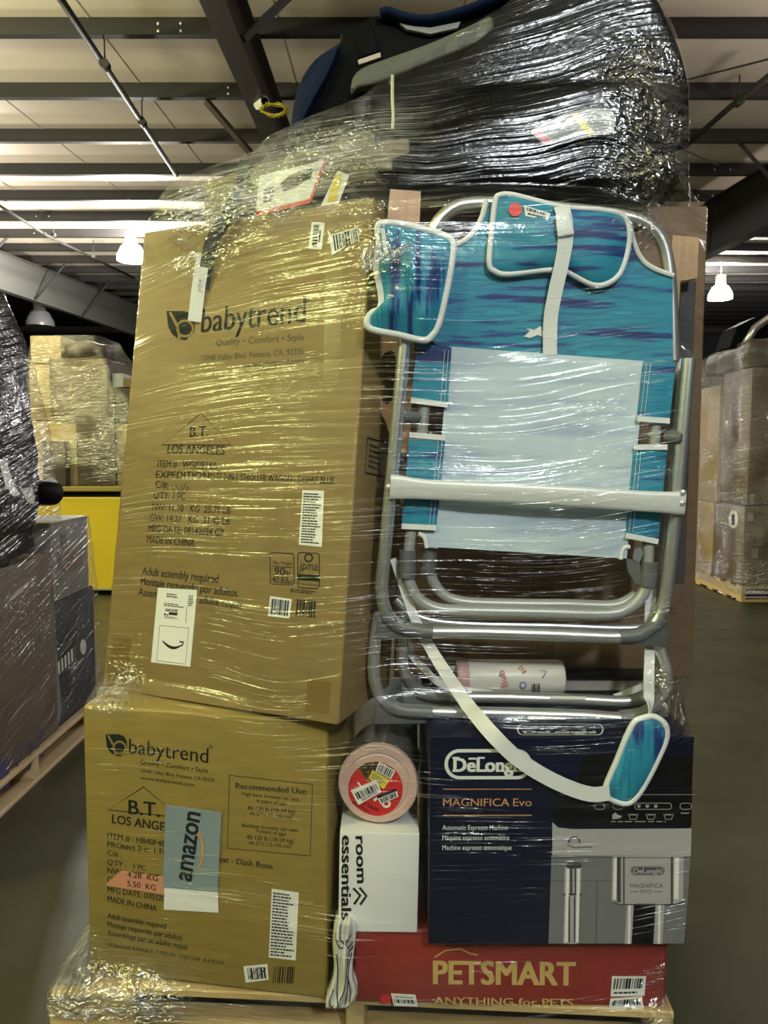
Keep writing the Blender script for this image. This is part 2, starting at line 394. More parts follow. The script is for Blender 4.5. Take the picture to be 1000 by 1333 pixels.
structure(Geo().box(-26, 26, -10, 42, -0.2, 0).obj('floor', m_floor))
SL, CZ = 0.07, CAM_H + 3.5
def czt(Y): return CZ + SL * Y                 # underside of the purlins
g = Geo(); g.add([(-26, -10, czt(-10) + .2), (26, -10, czt(-10) + .2), (26, 42, czt(42) + .2), (-26, 42, czt(42) + .2),
                  (-26, -10, czt(-10) + .35), (26, -10, czt(-10) + .35), (26, 42, czt(42) + .35), (-26, 42, czt(42) + .35)],
                 [(0, 1, 2, 3), (7, 6, 5, 4), (0, 4, 5, 1), (1, 5, 6, 2), (2, 6, 7, 3), (3, 7, 4, 0)])
structure(g.obj('ceiling', m_insul))
structure(Geo().box(-26, 26, 41.6, 42, 0, 7.9).obj('wall_back', m_wall))
structure(Geo().box(-26.2, -25.8, -10, 42, 0, 7.5).obj('wall_left', m_wall))
structure(Geo().box(25.8, 26.2, -10, 42, 0, 7.5).obj('wall_right', m_wall))
Y0 = 7.61
for k in range(-2, 20):                          # Z purlins, 1.5 m apart
    y = Y0 + 1.5 * k; z = czt(y)
    g = Geo(); g.box(-26, 26, y, y + .006, z, z + .205); g.box(-26, 26, y - .07, y, z, z + .006); g.box(-26, 26, y, y + .07, z + .199, z + .205)
    o = structure(g.obj('ceiling_purlin', m_steel))
    b = Geo()
    if 0 <= k < 7:
        for xb in (-7.6, -7.35, -2.2, -1.98, -1.3, 1.2, 1.45, 5.2, 5.45):
            for zz in ((.07, .14) if abs(xb + 1.8) < .7 else (.1,)):
                b.lathe([(0, .014), (.008, .014), (.012, .006)], (xb + .37 * (k % 3), y, z + zz), (0, -1, 0), 8)
        b.obj('bolt', m_galv, o)
for k in range(-6, 8):                           # seams of the insulation rolls
    x = -1.05 + 1.83 * k
    structure(Geo().hexa([V((x + dx, yy, czt(yy) + .2 + dz)) for dz in (-.006, .002) for dx, yy in ((-.012, -9), (.012, -9), (.012, 41), (-.012, 41))]).obj('ceiling_seam', m_insul))
def rafter(name, X, ys, depth, m, mw):           # tapered I section running away from the camera
    g = Geo(); w = .1
    for (ya, da), (yb, db) in zip(list(zip(ys, depth))[:-1], list(zip(ys, depth))[1:]):
        za, zb = czt(ya) - .01, czt(yb) - .01
        def sl(x0, x1, t0, t1):
            g.hexa([(x0, ya, za - da + t0[0]), (x1, ya, za - da + t0[0]), (x1, yb, zb - db + t0[1]), (x0, yb, zb - db + t0[1]), (x0, ya, za - da + t1[0]), (x1, ya, za - da + t1[0]), (x1, yb, zb - db + t1[1]), (x0, yb, zb - db + t1[1])])
        sl(X - w, X + w, (0, 0), (.016, .016)); sl(X - w, X + w, (da - .016, db - .016), (da, db)); sl(X - .006, X + .006, (.016, .016), (da - .016, db - .016))
    o = structure(g.obj(name, mw))
    return o
R1 = rafter('roof_rafter', -1.3, [-9, 5, 9.4, 18, 41], [.42, .48, .53, .8, 1.4], m_steel, m_steel_lt)
R2 = rafter('roof_rafter', -9.1, [-9, 10, 17.8, 27, 41], [.5, .68, .89, 1.13, 1.5], m_steel_gr, m_steel_gr)
R3 = rafter('roof_rafter', 5.8, [-9, 8, 11.4, 25, 41], [.5, .75, .9, 1.15, 1.5], m_steel, m_steel)
for (X, R, sd, yl) in ((-9.1, R2, (1,), (13.61, 16.61, 19.61, 22.61)), (5.8, R3, (-1,), (10.61, 13.61))):
    for yb in yl:                                # flange braces up to the purlins
        for s in sd:
            dd = {-9.1: .76 + (yb - 13.6) * .027, 5.8: .85}[X]
            structure(Geo().tube([(X + s * .1, yb, czt(yb) - dd), (X + s * .95, yb + .0, czt(yb) + .05)], .03, 4).obj('rafter_brace', m_steel))
structure(Geo().tube([at(317, 51, 6.6), at(380, -8, 6.75)], .04, 4).obj('rafter_brace', m_steel_lt))
structure(Geo().tube([at(268, 131, 9.15), at(327, 200, 9.5)], .045, 4).obj('rafter_brace', m_steel_lt))

def pipe(pts, r, label, drops=()):
    o = tag(Geo().tube([V(p) for p in pts], r, 10).obj('sprinkler_pipe', m_pipe, origin=pts[0], smooth=True), label, 'pipe')
    for (t, l) in drops:
        g = Geo(); p = V(pts[0]).lerp(V(pts[-1]), t); g.tube([p, p + V((0, 0, l))], .008, 6); g.lathe([(-.05, r * 1.5), (.05, r * 1.5)], p, V(pts[-1]) - V(pts[0]), 10); g.obj('hanger', m_pipe, o)
    return o
pipe([at(30, -80, 5.6), at(80, 0, 6.6), at(230, 228, 11.6)], .033, 'long dark sprinkler pipe running under the purlins left of the rafter', ((.35, .35), (.62, .4)))
pipe([at(0, 268, 13.5), at(60, 306, 15.8), at(175, 362, 20.6)], .028, 'pale thin sprinkler pipe with orange fittings above the far lamp', ((.3, .4), (.6, .4)))
pipe([at(1010, 92, 8.1), at(950, 140, 9.1), at(893, 190, 10.4)], .035, 'dark sprinkler pipe descending behind the wrapped black seats at upper right', ((.35, .4),))
pipe([at(860, 334, 18), at(925, 300, 15.3), at(1010, 287, 14.3)], .03, 'pale sprinkler pipe crossing below the dark rafter on the right', ((.6, .4),))
tag(Geo().tube([at(886, 106, 8.2), at(1005, 76, 7.7)], .01, 6).obj('wire_rope', m_steel, origin=at(886, 106, 8.2)), 'thin dark bracing cable slanting under the ceiling at upper right', 'cable')
tag(Geo().tube([at(880, 190, 9.6), at(935, 215, 10.2)], .01, 6).obj('wire_rope', m_steel, origin=at(880, 190, 9.6)), 'thin dark bracing cable sloping down beside the wrapped black seats', 'cable')
# security camera with its coil of yellow cable on the rafter
p = at(341, 134, 7.8)
sc = empty('security_camera', p, 'small white bullet security camera fixed to the dark roof rafter', 'camera')
m_wpl = mat('white_camera_plastic', (0.7, 0.68, 0.66), 0.4)
Geo().lathe([(-.10, .03), (-.09, .05), (.06, .055), (.07, .048)], p, (.55, -.8, -.15), 16).obj('body', m_wpl, sc, smooth=.6)
Geo().lathe([(.071, .04), (.073, .04)], p, (.55, -.8, -.15), 16).obj('lens', m_blk, sc)
Geo().tube([p, p + V((-.04, .06, .1))], .02, 8).obj('bracket', m_wpl, sc)
cy = []
for i in range(70):
    a = i * .72; q = at(357, 143, 7.75); cy.append(q + V((math.cos(a) * (.13 + .02 * math.sin(i)), .03 * math.sin(i * 1.7), math.sin(a) * (.055 + .015 * math.cos(i * 2.1)))))
tag(Geo().tube(cy, .006, 5).obj('cable_coil', mat('yellow_cable', (.42, .33, .02), .5), origin=at(357, 143, 7.75)), 'tangled coil of yellow cable hanging beside the security camera', 'cable')

# high bay lamps seen in the hall
m_glow = emit('lit_prismatic_reflector', (1.0, 0.97, 0.90), 45)
m_refl = mat('unlit_prismatic_reflector', (0.16, 0.16, 0.17), 0.3, 0.2)
def highbay(px, py, Y, s, lit, label, power=0, col=(1, .95, .85)):
    p = at(px, py, Y); o = empty('high_bay_lamp', p, label, 'lamp', None)
    Geo().lathe([(0, .30 * s), (.10 * s, .30 * s), (.30 * s, .20 * s), (.36 * s, .12 * s)], p - V((0, 0, .2 * s)), (0, 0, 1), 24).obj('reflector', m_glow if lit else m_refl, o, smooth=.7)
    Geo().lathe([(0, .11 * s), (.02, .13 * s), (.2 * s, .13 * s), (.24 * s, .08 * s)], p + V((0, 0, .16 * s)), (0, 0, 1), 16).obj('ballast_housing', m_wpl if lit else m_steel_gr, o, smooth=.7)
    zt = czt(p.y); Geo().tube([p + V((0, 0, .38 * s)), V((p.x, p.y, zt + .19 + SL * .0))], .012, 6).obj('hook_rod', m_steel, o)
    if lit:
        l = bpy.data.lights.new('lamp_light', 'POINT'); l.energy = power; l.color = col; l.shadow_soft_size = .12
        lo = bpy.data.objects.new('lamp_light', l); COL.objects.link(lo); lo.location = p - V((0, 0, .32 * s))
        l2 = bpy.data.lights.new('roof_uplight', 'POINT'); l2.energy = power * .8; l2.color = col; l2.shadow_soft_size = .1
        lo = bpy.data.objects.new('roof_uplight', l2); COL.objects.link(lo); lo.location = p + V((0, 0, .55 * s))
highbay(171, 327, 15.6, .95, True, 'glowing high bay lamp hanging left of the tall carton', 1800, (1, .97, .88))
highbay(938, 379, 19.7, 1.0, True, 'glowing high bay lamp hanging right of the folded chair', 1800, (1, .97, .93))
highbay(52, 413, 21, 1.25, False, 'unlit bell shaped high bay lamp above the boxes on the yellow bin')

# ------------------------------------------------------------------ pallets
def pallet(name, F, W, D, label, m, boards=7, h=.12, inset=0.0):
    o = empty(name, F.o, label, 'pallet')
    bw = .098; t = .018
    for i in range(boards):
        d = (D - bw) * i / (boards - 1)
        Geo().fbox(F, inset, W, h - t, h, d, d + bw).bevel(.003, 1).obj('deck_board', m, o, wrap=False)
    for u in (inset, W / 2 - .02, W - .04):
        Geo().fbox(F, u, u + .04, t, h - t, 0.004, D - .004).bevel(.003, 1).obj('stringer', m, o)
    for d in (0, D * .25, D * .5, D * .75, D - bw):
        Geo().fbox(F, inset, W, 0, t, d, d + bw).bevel(.003, 1).obj('bottom_board', m, o)
    return o
FP = Frame((-.742, 1.575, 0), yaw=-3.6)
pallet('wooden_pallet', FP, 1.36, 1.02, 'yellowish wooden pallet under the wrapped stack of boxes', m_pallet, inset=.085)
Geo().fbox(FP, .004, .20, .012, .121, -.024, -.001).bevel(.004, 1).obj('end_block', m_pallet, bpy.data.objects['wooden_pallet'])

# ------------------------------------------------------------------ cartons of the main stack
def carton(name, F, W, H, D, m, label, group=None, bev=.006, wrap=True, cat='box', lift=0.0):
    g = Geo().fbox(F, 0, W, 0, H, 0, D)
    for i in (2, 3): g.v[i] = g.v[i] + F.ez * lift      # crushed rear bottom edge
    g.bevel(bev, 3)
    # slightly soft cardboard faces
    o = g.obj(name, m, None, F.o, smooth=.5, wrap=wrap)
    return tag(o, label, cat, group)
W1 = -.0007
# --- tall carton
FT = Frame((-.658, 1.699, .753), -23.41, -9.71, -.22); TW, TH, TD = .617, 1.102, .26
ct = carton('carton', FT, TW, TH, TD, m_kraft, 'tall leaning kraft carton with a stroller wagon label, standing on the lower carton', lift=.048)
g = Geo()
T = lambda s, a, b, cap=None, bold=.0, G=None, F=FT: (G or g).text(F, s, a, b, cap, W1, bold)
def flush(name, m, parent):
    global g
    g.obj(name, m, parent, fix=False); g = Geo()
T = lambda s, a, b, cap=None, bold=.0, G=None, F=FT: (G or g).text(F, s, a, b, cap, W1, bold)
T('babytrend', (262, 433), (397, 419), 30, .012); T('®', (398, 394), (405, 393)); flush('brand_lettering', m_ink, ct)
T('B.T.', (247, 569), (271, 568), 12, .015); T('LOS ANGELES', (218, 590), (292, 592), 10, .015); g.path(FT, [(262, 538), (211, 579), (301, 579)], 1.3, W1, True); flush('port_mark', m_ink, ct)
T('ITEM # : WG02E14A', (205, 608), (282, 611), 8, .012)
T('EXPEDITION', (203, 622), (272, 624), 8, .012); T('®', (273, 620), (277, 620)); T('LTE 2-IN-1 STROLLER WAGON - DESERT BLUE', (278, 624), (435, 630), 8, .012)
T('C/#:', (202, 635), (219, 636), 8, .01); T("Q'TY: 1 PC", (200, 649), (241, 651), 8, .012)
T('NW: 11.70   KG  25.79 LB', (198, 664), (300, 669), 8, .01); T('GW: 14.27   KG  31.45 LB', (195, 678), (299, 683), 8, .01)
T('MFG DATE: 08142024 GP', (193, 692), (291, 698), 8, .012); T('MADE IN CHINA', (191, 706), (253, 712), 8, .012); flush('shipping_text', m_ink, ct)
g.path(FT, [(223, 631), (227, 640), (229, 631), (234, 640), (237, 632)], 1, W1); g.path(FT, [(236, 642), (243, 628)], 1, W1); g.path(FT, [(243, 640), (244, 633), (247, 635), (245, 638)], 1, W1); flush('handwriting', m_ink, ct)
T('Adult assembly required', (185, 748), (284, 759), 9, .014); T('Montaje requerido por adultos', (183, 761), (309, 777), 9, .014); T('Assemblage par un adulte requis', (180, 775), (315, 792), 9, .014); flush('assembly_notice', m_ink, ct)
# leaf and ring emblem
def emblem(F, c, s, ink, board, parent):
    x, y = c
    a = Geo().quad(F, [(x + s * dx, y + s * dy) for dx, dy in ((-.5, -.5), (.1, -.5), (.32, -.42), (.46, -.2), (.47, .02), (.44, .22), (.3, .3), (.18, .5), (-.1, .45), (-.3, .3), (-.44, .05))], W1)
    o = a.obj('emblem', ink, parent, fix=False)
    b = Geo().path(F, [(x - s * .38, y - s * .46), (x - s * .12, y + .02 * s), (x - s * .04, y + s * .5)], s * .09, W1 * 2)
    b.path(F, [(x + s * (.14 + .27 * math.cos(t)), y + s * (.1 + .27 * math.sin(t))) for t in np.linspace(0, 6.283, 25)[:-1]], s * .085, W1 * 2, True)
    b.obj('emblem_ring', board, o, fix=False)
emblem(FT, (236, 424), 38, m_ink, m_kraft, ct)
# weight box, safety badge, printed barcode
def rrect(x0, y0, x1, y1, r, n=5, sk=0.0):
    P = []
    for cx, cy, a0 in ((x1 - r, y0 + r, -90), (x1 - r, y1 - r, 0), (x0 + r, y1 - r, 90), (x0 + r, y0 + r, 180)):
        for i in range(n): a = math.radians(a0 + 90 * i / (n - 1)); P.append((cx + r * math.cos(a), cy + r * math.sin(a) + sk * (cx - x0)))
    return P
g.path(FT, rrect(352, 719, 383, 760, 3, sk=.06), 1, W1, True)
T('Max Weight', (356, 734), (380, 736), 4); g.path(FT, [(355, 737), (381, 739)], .8, W1); T('90', (357, 748), (371, 749), 9, .01); T('lb', (372, 749), (378, 749), 6); T('40.83', (354, 758), (374, 760), 8, .01); T('kg', (375, 760), (381, 760), 5)
flush('weight_badge', m_ink, ct)
g.path(FT, rrect(388, 719, 416, 765, 4, sk=.06), 1.2, W1, True); T('jpma', (390, 741), (414, 743), 11, .0); g.quad(FT, [(388, 747), (416, 749), (416, 757), (388, 755)], W1)
g.path(FT, [(402 + 5 * math.cos(t), 726 + 5 * math.sin(t)) for t in np.linspace(0, 6.283, 13)[:-1]], 2.2, W1, True)
T('www.jpma.org', (390, 761), (414, 763), 3)
g.lines(FT, [(378, 766), (418, 770), (418, 775), (378, 771)], 2, W1, 5)
flush('safety_badge', m_ink, ct)
g.bars(FT, [(387, 780), (412, 782), (411, 804), (385, 802)], W1, 9, 22)
flush('printed_barcode', m_ink, ct)
g2 = Geo()
T('Quality • Comfort • Style', (281, 450), (396, 443), 8, 0, g2); T('13048 Valley Blvd. Fontana, CA. 92335', (262, 470), (395, 461), 7, 0, g2); T('www.babytrend.com', (316, 479), (395, 473), 7, 0, g2)
g2.obj('fine_printing', m_ink2, ct, fix=False)
def sticker(name, F, pix, parent, m=m_white, w=.0005, base=0.0):
    pts = [F.uv(*p) for p in pix]
    o = Geo().prism([F.P(u, v, -base) for u, v in pts], F.ey * -w).obj(name, m, parent)
    return o
# tape
for q in ([(149, 829), (171, 832), (165, 897), (135, 893)], [(401, 884), (432, 888), (428, 930), (397, 926)], [(425, 300), (448, 296), (441, 520), (420, 521)]):
    sticker('tape', FT, q, ct, m_tape, .0003)
LB = W1 * 2.2
def shipping(F, c, parent):
    st = sticker('shipping_label', F, c, parent, w=.0012)
    tl, tr, br, bl = [V(p) for p in c]; q = Geo()
    P = lambda a, b: tl.lerp(tr, a).lerp(bl.lerp(br, a), b)
    q.lines(F, [P(.24, .06), P(.6, .07), P(.6, .13), P(.24, .12)], 2, LB, 3); q.lines(F, [P(.2, .19), P(.72, .2), P(.72, .25), P(.2, .24)], 2, LB, 4)
    q.bars(F, [P(.24, .27), P(.56, .27), P(.56, .31), P(.24, .31)], LB, 4, 30)
    q.quad(F, [P(.34, .315), P(.56, .315), P(.56, .35), P(.34, .35)], LB); q.quad(F, [P(.22, .335), P(.27, .335), P(.27, .36), P(.22, .36)], LB); q.quad(F, [P(.29, .345), P(.33, .345), P(.33, .362), P(.29, .362)], LB)
    q.lines(F, [P(.24, .37), P(.6, .37), P(.6, .4), P(.24, .4)], 2, LB, 8); q.lines(F, [P(.8, .07), P(.94, .07), P(.94, .22), P(.8, .22)], 6, LB, 6); q.path(F, [P(.78, .22), P(.79, .44)], .7, LB)
    q.path(F, [P(.14, .5), P(.88, .5), P(.88, .97), P(.14, .97)], .6, LB, True)
    sm = [P(.24 + .52 * t, .70 + .075 * math.sin(math.pi * (t * .92)) + .005 * t) for t in np.linspace(0, 1, 13)]
    q.path(F, sm, [max(.5, 3.4 * math.sin(math.pi * min(1, .12 + t * .8))) for t in np.linspace(0, 1, 13)], LB)
    q.path(F, [P(.68, .69), P(.78, .69), P(.74, .745)], 2.0, LB)
    q.obj('label_printing', m_ink, st, fix=False)
shipping(FT, [(206, 765), (257, 768), (248, 868), (197, 862)], ct)
st = sticker('care_sticker', FT, [(394, 638), (422, 639), (419, 712), (389, 709)], ct, w=.0006)
q = Geo(); q.lines(FT, [(396, 641), (420, 642), (417, 709), (392, 707)], 19, LB, 11, .5); q.obj('label_printing', m_ink, st, fix=False)
st = sticker('barcode_sticker', FT, [(352, 776), (380, 780), (377, 805), (349, 802)], ct, w=.0006)
Geo().bars(FT, [(354, 779), (377, 782), (375, 802), (352, 799)], LB, 21, 24).obj('label_printing', m_ink, st, fix=False)
st = sticker('barcode_sticker', FT, [(406, 289), (423, 290), (419, 325), (402, 324)], ct, w=.0006)
q = Geo(); q.bars(FT, [(409, 293), (416, 293), (413, 322), (406, 322)], LB, 31, 24, False); q.lines(FT, [(417, 294), (420, 294), (417, 322), (414, 322)], 1, LB, 3); q.obj('label_printing', m_ink, st, fix=False)
st = sticker('crumpled_barcode_label', FT, [(427, 300), (432, 306), (466, 296), (468, 314), (450, 322), (433, 333)], ct, w=.002)
Geo().bars(FT, [(434, 307), (465, 298), (467, 314), (437, 328)], -.0028, 5, 22).obj('label_printing', m_ink, st, fix=False)
# framed print on its right hand side
FS = Frame(FT.P(TW, 0, 0), ex=FT.ey, ez=FT.ez)
q = Geo(); q.path(FS, [(478, 570), (505, 577), (503, 622), (475, 615)], 1.2, W1, True); q.lines(FS, [(481, 576), (500, 582), (499, 616), (479, 610)], 5, W1, 7); q.obj('side_printing', m_ink, ct, fix=False)

# --- lower left carton
FL = Frame((-.667, 1.600, .131), -8, 1.2, 1.0); LW, LH, LD = .548, .622, .44
cl = carton('carton', FL, LW, LH, LD, m_kraft_low, 'lower kraft carton with a booster seat label, standing on the pallet', bev=.008)
g = Geo(); T = lambda s, a, b, cap=None, bold=.0, G=None: (G or g).text(FL, s, a, b, cap, W1, bold)
emblem(FL, (152, 970), 29, m_ink, m_kraft_low, cl)
T('babytrend', (168, 980), (271, 993), 20, .006); T('®', (272, 974), (277, 975)); flush('brand_lettering', m_ink, cl)
T('Quality • Comfort • Style', (183, 994), (271, 1006), 6); T('13048 Valley Blvd. Fontana, CA 92335', (183, 1005), (279, 1018), 5); T('www.babytrend.com', (183, 1014), (253, 1024), 5); flush('fine_printing', m_ink, cl)
g.path(FL, [(187, 1024), (141, 1054), (234, 1064)], 1.4, W1, True); T('B.T.', (168, 1059), (208, 1063), 19, .02); T('LOS ANGELES', (146, 1071), (236, 1085), 12, .02); flush('port_mark', m_ink, cl)
T('ITEM # : HB40F40A', (140, 1091), (222, 1103), 8, .016); T('PROtect 2-in-1 Folding Booster Seat - Dash Rose', (140, 1102), (355, 1131), 8, .016); T('C/# :', (140, 1113), (158, 1116), 7, .012)
T("Q'TY :   1 PC", (140, 1125), (190, 1133), 7, .012); T('NW:   4.28  KG   9.44 LB', (140, 1136), (250, 1152), 8, .012); T('GW:   5.50  KG   12.13 LB', (140, 1148), (250, 1164), 8, .012)
T('MFG DATE: 07032024', (140, 1161), (224, 1175), 8, .014); T('MADE IN CHINA', (140, 1173), (204, 1186), 8, .014); flush('shipping_text', m_ink, cl)
T('Adult assembly required', (140, 1195), (216, 1209), 8, .014); T('Montaje requerido por adultos', (140, 1206), (237, 1224), 8, .014); T('Assemblage par un adulte requis', (140, 1217), (244, 1236), 8, .014)
T('US patent# 8,096,613  7,703,191  7,637,568  8,439,437', (140, 1231), (292, 1256), 5, .008); flush('assembly_notice', m_ink, cl)
g.path(FL, [(299, 1009), (407, 1021), (404, 1114), (296, 1104)], 1, W1, True)
T('Recommended Use:', (307, 1026), (400, 1034), 8, .016); T('High-back booster car seat.', (315, 1035), (391, 1043), 5, .004); T('4 years of age', (334, 1044), (373, 1048), 5, .004); T('40-120 lb (18-54 kg)', (322, 1054), (384, 1059), 6, .006); T('44-57"(112-145 cm)', (325, 1061), (380, 1066), 5, .004)
T('Backless booster car seat.', (315, 1076), (389, 1083), 5, .004); T('4 years of age', (333, 1083), (372, 1088), 5, .004); T('40-120 lb (18-54 kg)', (321, 1092), (382, 1097), 6, .006); T('44-57"(112-145 cm)', (324, 1099), (379, 1104), 5, .004)
flush('use_panel', m_ink, cl)
g.bars(FL, [(357, 1258), (384, 1258), (382, 1280), (355, 1279)], W1, 19, 18)
flush('printed_barcode', m_ink, cl)
st = sticker('correction_sticker', FL, [(158, 1133), (250, 1147), (250, 1170), (137, 1152)], cl, m_pinksticker, .0009)
q = Geo(); q.text(FL, '4.28  KG   9.44 LB', (166, 1141), (250, 1153), 8, LB, .012); q.text(FL, '5.50  KG   12.13 LB', (166, 1153), (250, 1166), 8, LB, .012); q.obj('label_printing', m_ink, st, fix=False)
st = sticker('care_sticker', FL, [(354, 1157), (389, 1162), (385, 1250), (350, 1246)], cl, w=.0006)
q = Geo(); q.lines(FL, [(356, 1160), (386, 1164), (383, 1247), (352, 1244)], 21, LB, 13, .5); q.obj('label_printing', m_ink, st, fix=False)
st = sticker('barcode_sticker', FL, [(317, 1258), (348, 1255), (350, 1275), (320, 1279)], cl, w=.0006)
q = Geo(); q.bars(FL, [(322, 1260), (345, 1258), (347, 1273), (324, 1275)], LB, 3, 18); q.path(FL, [(325, 1272), (338, 1258), (333, 1275), (346, 1260)], 1.3, LB * 1.1); q.obj('label_printing', m_ink, st, fix=False)
for q in ([(118, 1255), (150, 1262), (150, 1277), (118, 1272)],): sticker('tape', FL, q, cl, m_tape, .0003)
# blue grey mailer tucked under the film
mm = sticker('paper_mailer', FL, [(215, 1150), (284, 1158), (285, 1187), (214, 1183)], None, m_white, .002, .0012)
og = FL.P(*FL.uv(250, 1187)); mm.location = og; mm.data.transform(Matrix.Translation(-og)); ORIG[mm.name] = og
tag(mm, 'blue grey mailer with white lower edge held flat against the lower carton', 'mailer')
pf = sticker('printed_panel', FL, [(217, 1047), (289, 1057), (284, 1160), (213, 1154)], mm, m_bluegrey, .002, .0018)
q = Geo(); q.text(FL, 'amazon', (250, 1146), (262, 1058), 25, -.0050, .022); q.obj('lettering', m_ink, pf, fix=False)
q = Geo(); q.path(FL, [(255, 1138), (264, 1118), (265, 1098), (260, 1083)], [.6, 2.2, 2.4, 1.2], -.0050); q.path(FL, [(266, 1088), (259, 1081), (257, 1089)], 1.4, -.0050); q.obj('arrow', m_orange, pf, fix=False)

# --- navy coffee machine box
FN = Frame((.092, 1.461, .291), 0, 1.2, 0); NW_, NH, ND = .530, .443, .56
cn = carton('printed_box', FN, NW_, NH, ND, m_navy, 'navy espresso machine box standing on the red carton', bev=.003)
g = Geo(); T = lambda s, a, b, cap=None, bold=.0, G=None: (G or g).text(FN, s, a, b, cap, W1 * 1.5, bold)
g.path(FN, rrect(581, 977, 690, 1012, 17, 9), 4.5, W1 * 1.5, True)
def slabs(G, F, xs, y, h, w):                   # slab serifs for the heavy logo lettering
    for x0, x1, top in xs: G.quad(F, [(x0, y - top), (x1, y - top), (x1, y - top + h), (x0, y - top + h)], w)
T('DeLonghi', (591, 1004), (684, 1004), 19, .04); g.quad(FN, [(610, 986), (620, 986), (620, 988.5), (610, 988.5)], W1 * 1.5)
slabs(g, FN, ((589, 598, 2.2), (589, 598, 19), (623, 634, 2.2), (622, 631, 19), (646, 656, 2.2), (665, 674, 2.2), (678, 687, 2.2), (664, 669, 19), (677, 682, 14)), 1004, 2.4, W1 * 1.6)
flush('brand_logo', m_white, cn)
T('Automatic Espresso Machine', (576, 1080), (661, 1080), 7, 0); T('Máquina espresso automática', (576, 1093), (663, 1093), 7, 0); T('Machine espresso automatique', (576, 1106), (666, 1106), 7, 0)
g.obj('product_text', m_white, cn, fix=False)
g = Geo(); T('MAGNIFICA', (577, 1049), (663, 1049), 11, .010); T('Evo', (668, 1049), (692, 1049), 11, 0)
g.stroke(FN, (577, 1027), (692, 1027), 1.2, W1 * 1.5); g.stroke(FN, (577, 1061), (692, 1061), 1.4, W1 * 1.5); g.obj('copper_printing', m_copper, cn, fix=False)
# the machine pictured on the box
pic = Geo(); X = W1
pic.quad(FN, [(718, 1112), (899, 1112), (891, 1228), (714, 1228)], X * 1.2); pic.obj('pictured_body', m_grey_m, cn, fix=False)
q = Geo(); q.quad(FN, [(719, 1070), (727, 1077), (745, 1079), (900, 1078), (899, 1114), (719, 1113)], X * 1.5); q.quad(FN, [(797, 1114), (890, 1114), (889, 1172), (880, 1176), (804, 1176), (796, 1172)], X * 1.8)
q.quad(FN, [(735, 1128), (757, 1128), (756, 1163), (734, 1163)], X * 1.8); q.quad(FN, [(735, 1164), (755, 1164), (752, 1228), (733, 1228)], X * 1.8)
for a in ((816, 825), (854, 865)): q.quad(FN, [(a[0], 1176), (a[1], 1176), (a[1] - 3, 1228), (a[0] - 3, 1228)], X * 1.8)
q.obj('pictured_metal', m_grey_l, cn, fix=False)
q = Geo(); q.quad(FN, [(728, 1030), (745, 1027), (901, 1027), (900, 1075), (745, 1076), (728, 1072), (720, 1062), (722, 1040)], X * 1.5); q.quad(FN, [(754, 995), (762, 984), (790, 981), (820, 981), (902, 984), (901, 1024), (754, 1024)], X * 1.2)
q.quad(FN, [(825, 1176), (853, 1176), (850, 1228), (822, 1228)], X * 1.8); q.obj('pictured_hopper', m_black_pr, cn, fix=False)
q = Geo()
for x0, x1, y0, y1 in ((803, 808, 1115, 1174), (811, 813, 1115, 1176), (873, 876, 1115, 1176), (742, 745, 1130, 1162), (748, 750, 1130, 1162), (740, 742, 1166, 1226), (747, 749, 1166, 1226), (734, 757, 1162, 1165)):
    q.quad(FN, [(x0, y0), (x1, y0), (x1, y1), (x0, y1)], X * 2.3)
q.path(FN, [(798, 1173), (806, 1177), (880, 1177), (889, 1173)], 1.6, X * 2.3); q.path(FN, [(718, 1116), (902, 1116)], 1, X * 2.3); q.path(FN, [(777, 1145), (776, 1228)], .7, X * 2.3); q.path(FN, [(718, 1146), (797, 1146)], .6, X * 2.3)
q.quad(FN, rrect(821, 1127, 865, 1139, 6, 7), X * 2.3); q.text(FN, 'MAGNIFICA', (820, 1155), (863, 1155), 6, X * 2.3, 0); q.text(FN, 'EVO', (834, 1162), (848, 1162), 5, X * 2.3, .006); q.stroke(FN, (820, 1160), (831, 1160), .8, X * 2.3); q.stroke(FN, (851, 1160), (862, 1160), .8, X * 2.3)
q.quad(FN, rrect(737, 1122, 757, 1130, 3.5, 5), X * 2.3)
q.path(FN, [(747.5 + 7 * math.cos(t), 1096 + 7 * math.sin(t)) for t in np.linspace(3.0, 6.4, 12)], 2.2, X * 2.3); q.path(FN, [(738, 1099), (748, 1103), (771, 1102)], 1.2, X * 2.3)
q.obj('pictured_dark_lines', m_grey_d, cn, fix=False)
q = Geo(); q.text(FN, 'DeLonghi', (825, 1136), (861, 1136), 7, X * 3, .04); q.path(FN, rrect(822.5, 1128, 863.5, 1138, 5, 7), .7, X * 3, True)
for x, w_ in ((780, 13), (804, 13), (826, 48), (885, 15)): q.path(FN, rrect(x - 6 if x < 820 else x, 1045, x + w_ - 6 if x < 820 else x + w_, 1053, 3.9, 5), .8, X * 2.3, True)
for x in (831, 842, 853): q.quad(FN, [(x - 2, 1047), (x + 3, 1047), (x + 2, 1051), (x - 1, 1051)], X * 2.3)
q.quad(FN, [(797, 1060), (801, 1057), (804, 1060), (810, 1062), (806, 1065), (797, 1066)], X * 2.3)
for x in (824, 847, 870): q.path(FN, [(x - 6, 1059), (x - 4, 1066), (x + 4, 1066), (x + 6, 1059)], .9, X * 2.3); q.stroke(FN, (x - 4, 1060), (x + 4, 1060), 1.5, X * 2.3)
q.stroke(FN, (886, 1058), (897, 1058), 1.2, X * 2.3); q.lines(FN, [(795, 1068), (898, 1068), (898, 1070), (795, 1070)], 1, X * 2.3, 4)
q.stroke(FN, (728, 1034), (905, 1034), .6, X * 2.3); q.obj('pictured_icons', m_grey_l, cn, fix=False)
q = Geo()
